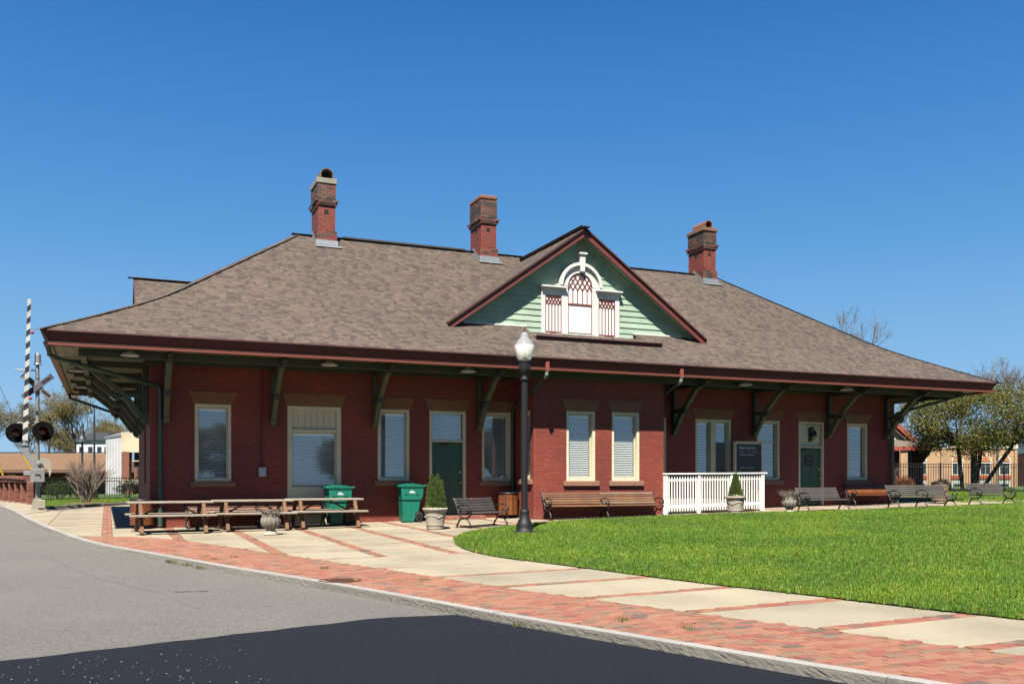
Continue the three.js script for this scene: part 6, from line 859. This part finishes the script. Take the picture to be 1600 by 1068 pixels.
{ // open shelter of the same style
  const t = far('shelter', 'small open shelter with red rake boards and shingled roof behind the station', 'shelter', [38.75, 0.55, -11.35]), rf = mat([0.16, 0.125, 0.10], 0.95, { map: TM.mottle06 });
  mk('roof', polys([[V(-6, 2.4, 0.2), V(1.75, 2.4, 0.2), V(0.75, 2.86, -0.8), V(-6, 2.86, -0.8)], [V(1.75, 2.4, 0.2), V(1.75, 2.4, -5), V(0.75, 2.86, -4.2), V(0.75, 2.86, -0.8)], [V(-1.9, 4.95, -0.5), V(0.62, 2.7, -0.5), V(0.62, 2.7, -4.6), V(-1.9, 4.95, -4.6)]]), rf, t);
  const cg = boxUV(cbox(1, 0.02, 0.14, 0.003)); for (let k = 0; k < 7; k++) for (let i = 0; i < 16; i++) put('shingle', cg, rf, t, { p: [-3 + i * 0.3 + (k % 2) * 0.12, 2.42 + k * 0.065, 0.14 - k * 0.14], r: [0.42, 0, 0], s: [0.28, 1, 1] });
  mk('gable_wall', extr([[-4, 2.8], [0.3, 2.8], [-1.9, 4.75]], 0.1, [], 0, 0, -0.75), mat([0.45, 0.52, 0.42], 0.7), t); mk('rake_board', bar([-1.95, 5.0, -0.42], [0.62, 2.72, -0.42], 0.14, 0.22), mat([0.34, 0.055, 0.035], 0.6), t); mk('rake_soffit', extr([[-1.9, 4.8], [0.4, 2.75], [0.15, 2.75], [-1.9, 4.58]], 0.2, [], 0, 0, -0.64), mat([0.06, 0.03, 0.02], 0.8), t);
  mk('fascia', [box(7.8, 0.2, 0.06, -2.1, 2.29, 0.22), box(0.06, 0.2, 5, 1.75, 2.29, -2.4)], mat([0.34, 0.055, 0.035], 0.6), t);
  for (const [x, w] of [[-0.4, 0.42], [0.75, 0.6], [-4, 0.5]]) mk('pier', box(w, 2.2, 0.5, x, 1.1, -0.6), mat([0.06, 0.025, 0.02], 0.9), t); mk('bracket', extr([[0, 0], [0.55, 0.75], [0, 0.75]], 0.12, [], 1.0, 1.45, -0.5), mat([0.03, 0.04, 0.025], 0.7), t);
  const g = far('green_cabinet', 'low pale green utility cabinet beside the right station corner', 'cabinet', [38.0, 0.52, -10.9]); mk('cabinet', bev(0.9, 0.36, 0.6, 0.2, 0.18, 0), mat([0.14, 0.26, 0.17], 0.6), g); mk('cabinet_lid', bev(0.96, 0.08, 0.66, 0.2, 0.38, 0), mat([0.2, 0.34, 0.23], 0.5), g);
}
// lamps, banner and wires in the distance
{
  const bl = mat([0.02, 0.025, 0.025], 0.5), t = thing('street_lamp', 'tall gooseneck street lamp beyond the left fence', 'street lamp', [-0.73, gy(-1, -37), -37]); mk('pole', [cyl(0.075, 0.05, 4.9, 0, 2.45, 0, 12), cyl(0.12, 0.09, 0.8, 0, 0.4, 0, 12)], bl, t); mk('arm', tube([[0, 4.85, 0], [0, 5.2, 0], [-0.06, 5.45, 0], [-0.17, 5.55, 0], [-0.24, 5.5, 0]], 0.035, 16), bl, t); mk('lamp_head', lathe([[0, 5.55], [0.05, 5.5], [0.06, 5.35], [0.1, 5.25], [0.15, 5.1], [0.17, 5.05], [0, 5.06]], 16).translate(-0.25, -0.02, 0), bl, t);
  const u = thing('street_lamp', 'shorter street lamp with a wide bell shade in front of the shop roof', 'street lamp', [-1.22, gy(-1, -28.5), -28.5]); mk('pole', [cyl(0.06, 0.05, 3.0, 0, 1.5, 0, 12)], bl, u); mk('lamp_shade', lathe([[0.42, 2.95], [0.42, 2.99], [0.24, 3.06], [0.16, 3.2], [0.12, 3.35], [0.1, 3.5], [0.11, 3.56], [0.06, 3.62], [0.07, 3.75], [0.03, 3.9], [0, 4.0]], 20), bl, u);
  const w = thing('utility_pole', 'thin dark utility pole behind the signal lights', 'pole', [-5.38, 0.2, -79.2]); mk('pole', cyl(0.14, 0.1, 7.2, 0, 3.6, 0, 8), mat([0.05, 0.04, 0.035], 1), w); mk('cap', cyl(0.16, 0.16, 0.1, 0, 7.2, 0, 8), MO.iron, w);
  const yl = mat([0.55, 0.33, 0.02], 0.5), wire = (label, a, b, f) => { const g = thing('guy_wire', label, 'wire'), A = V(...a), B = V(...b), m = A.clone().lerp(B, f); mk('wire', rod(a, b, 0.012), MO.greyWood[2], g); mk('guard', rod(a, m.toArray(), 0.045), yl, g); };
  wire('guy wire with an orange-yellow guard at the left frame edge', [-4.55, 1.25, -25.0], [-6.4, 6.6, -24.6], 0.2); wire('guy wire with a yellow guard running down behind the gate mechanism', [-3.0, 1.35, -21.5], [-6.6, 8.0, -21.6], 0.14); wire('thin guy wire with a yellow guard nearest the signal mast', [-2.85, 1.55, -21.4], [-5.6, 8.2, -21.7], 0.1);
  const bn = thing('banner', 'bright red banner hanging on a pole before the tan building', 'banner', [50.6, gy(34, -17), -17.2], -YAW); mk('pole', cyl(0.03, 0.03, 3.2, 0.24, 1.6, -0.02, 8), MO.iron, bn); mk('cloth', [bev(0.42, 0.75, 0.02, 0, 2.45, 0, 0, 0, 0, 0.004)], mat([0.6, 0.02, 0.02], 0.7, { map: TM.mottle2 }), bn); mk('cloth_hem', bev(0.4, 0.14, 0.024, 0.02, 2.06, 0, 0, 0, 0, 0.004), mat([0.62, 0.25, 0.3], 0.7), bn);
}
renderer.render(scene, camera);
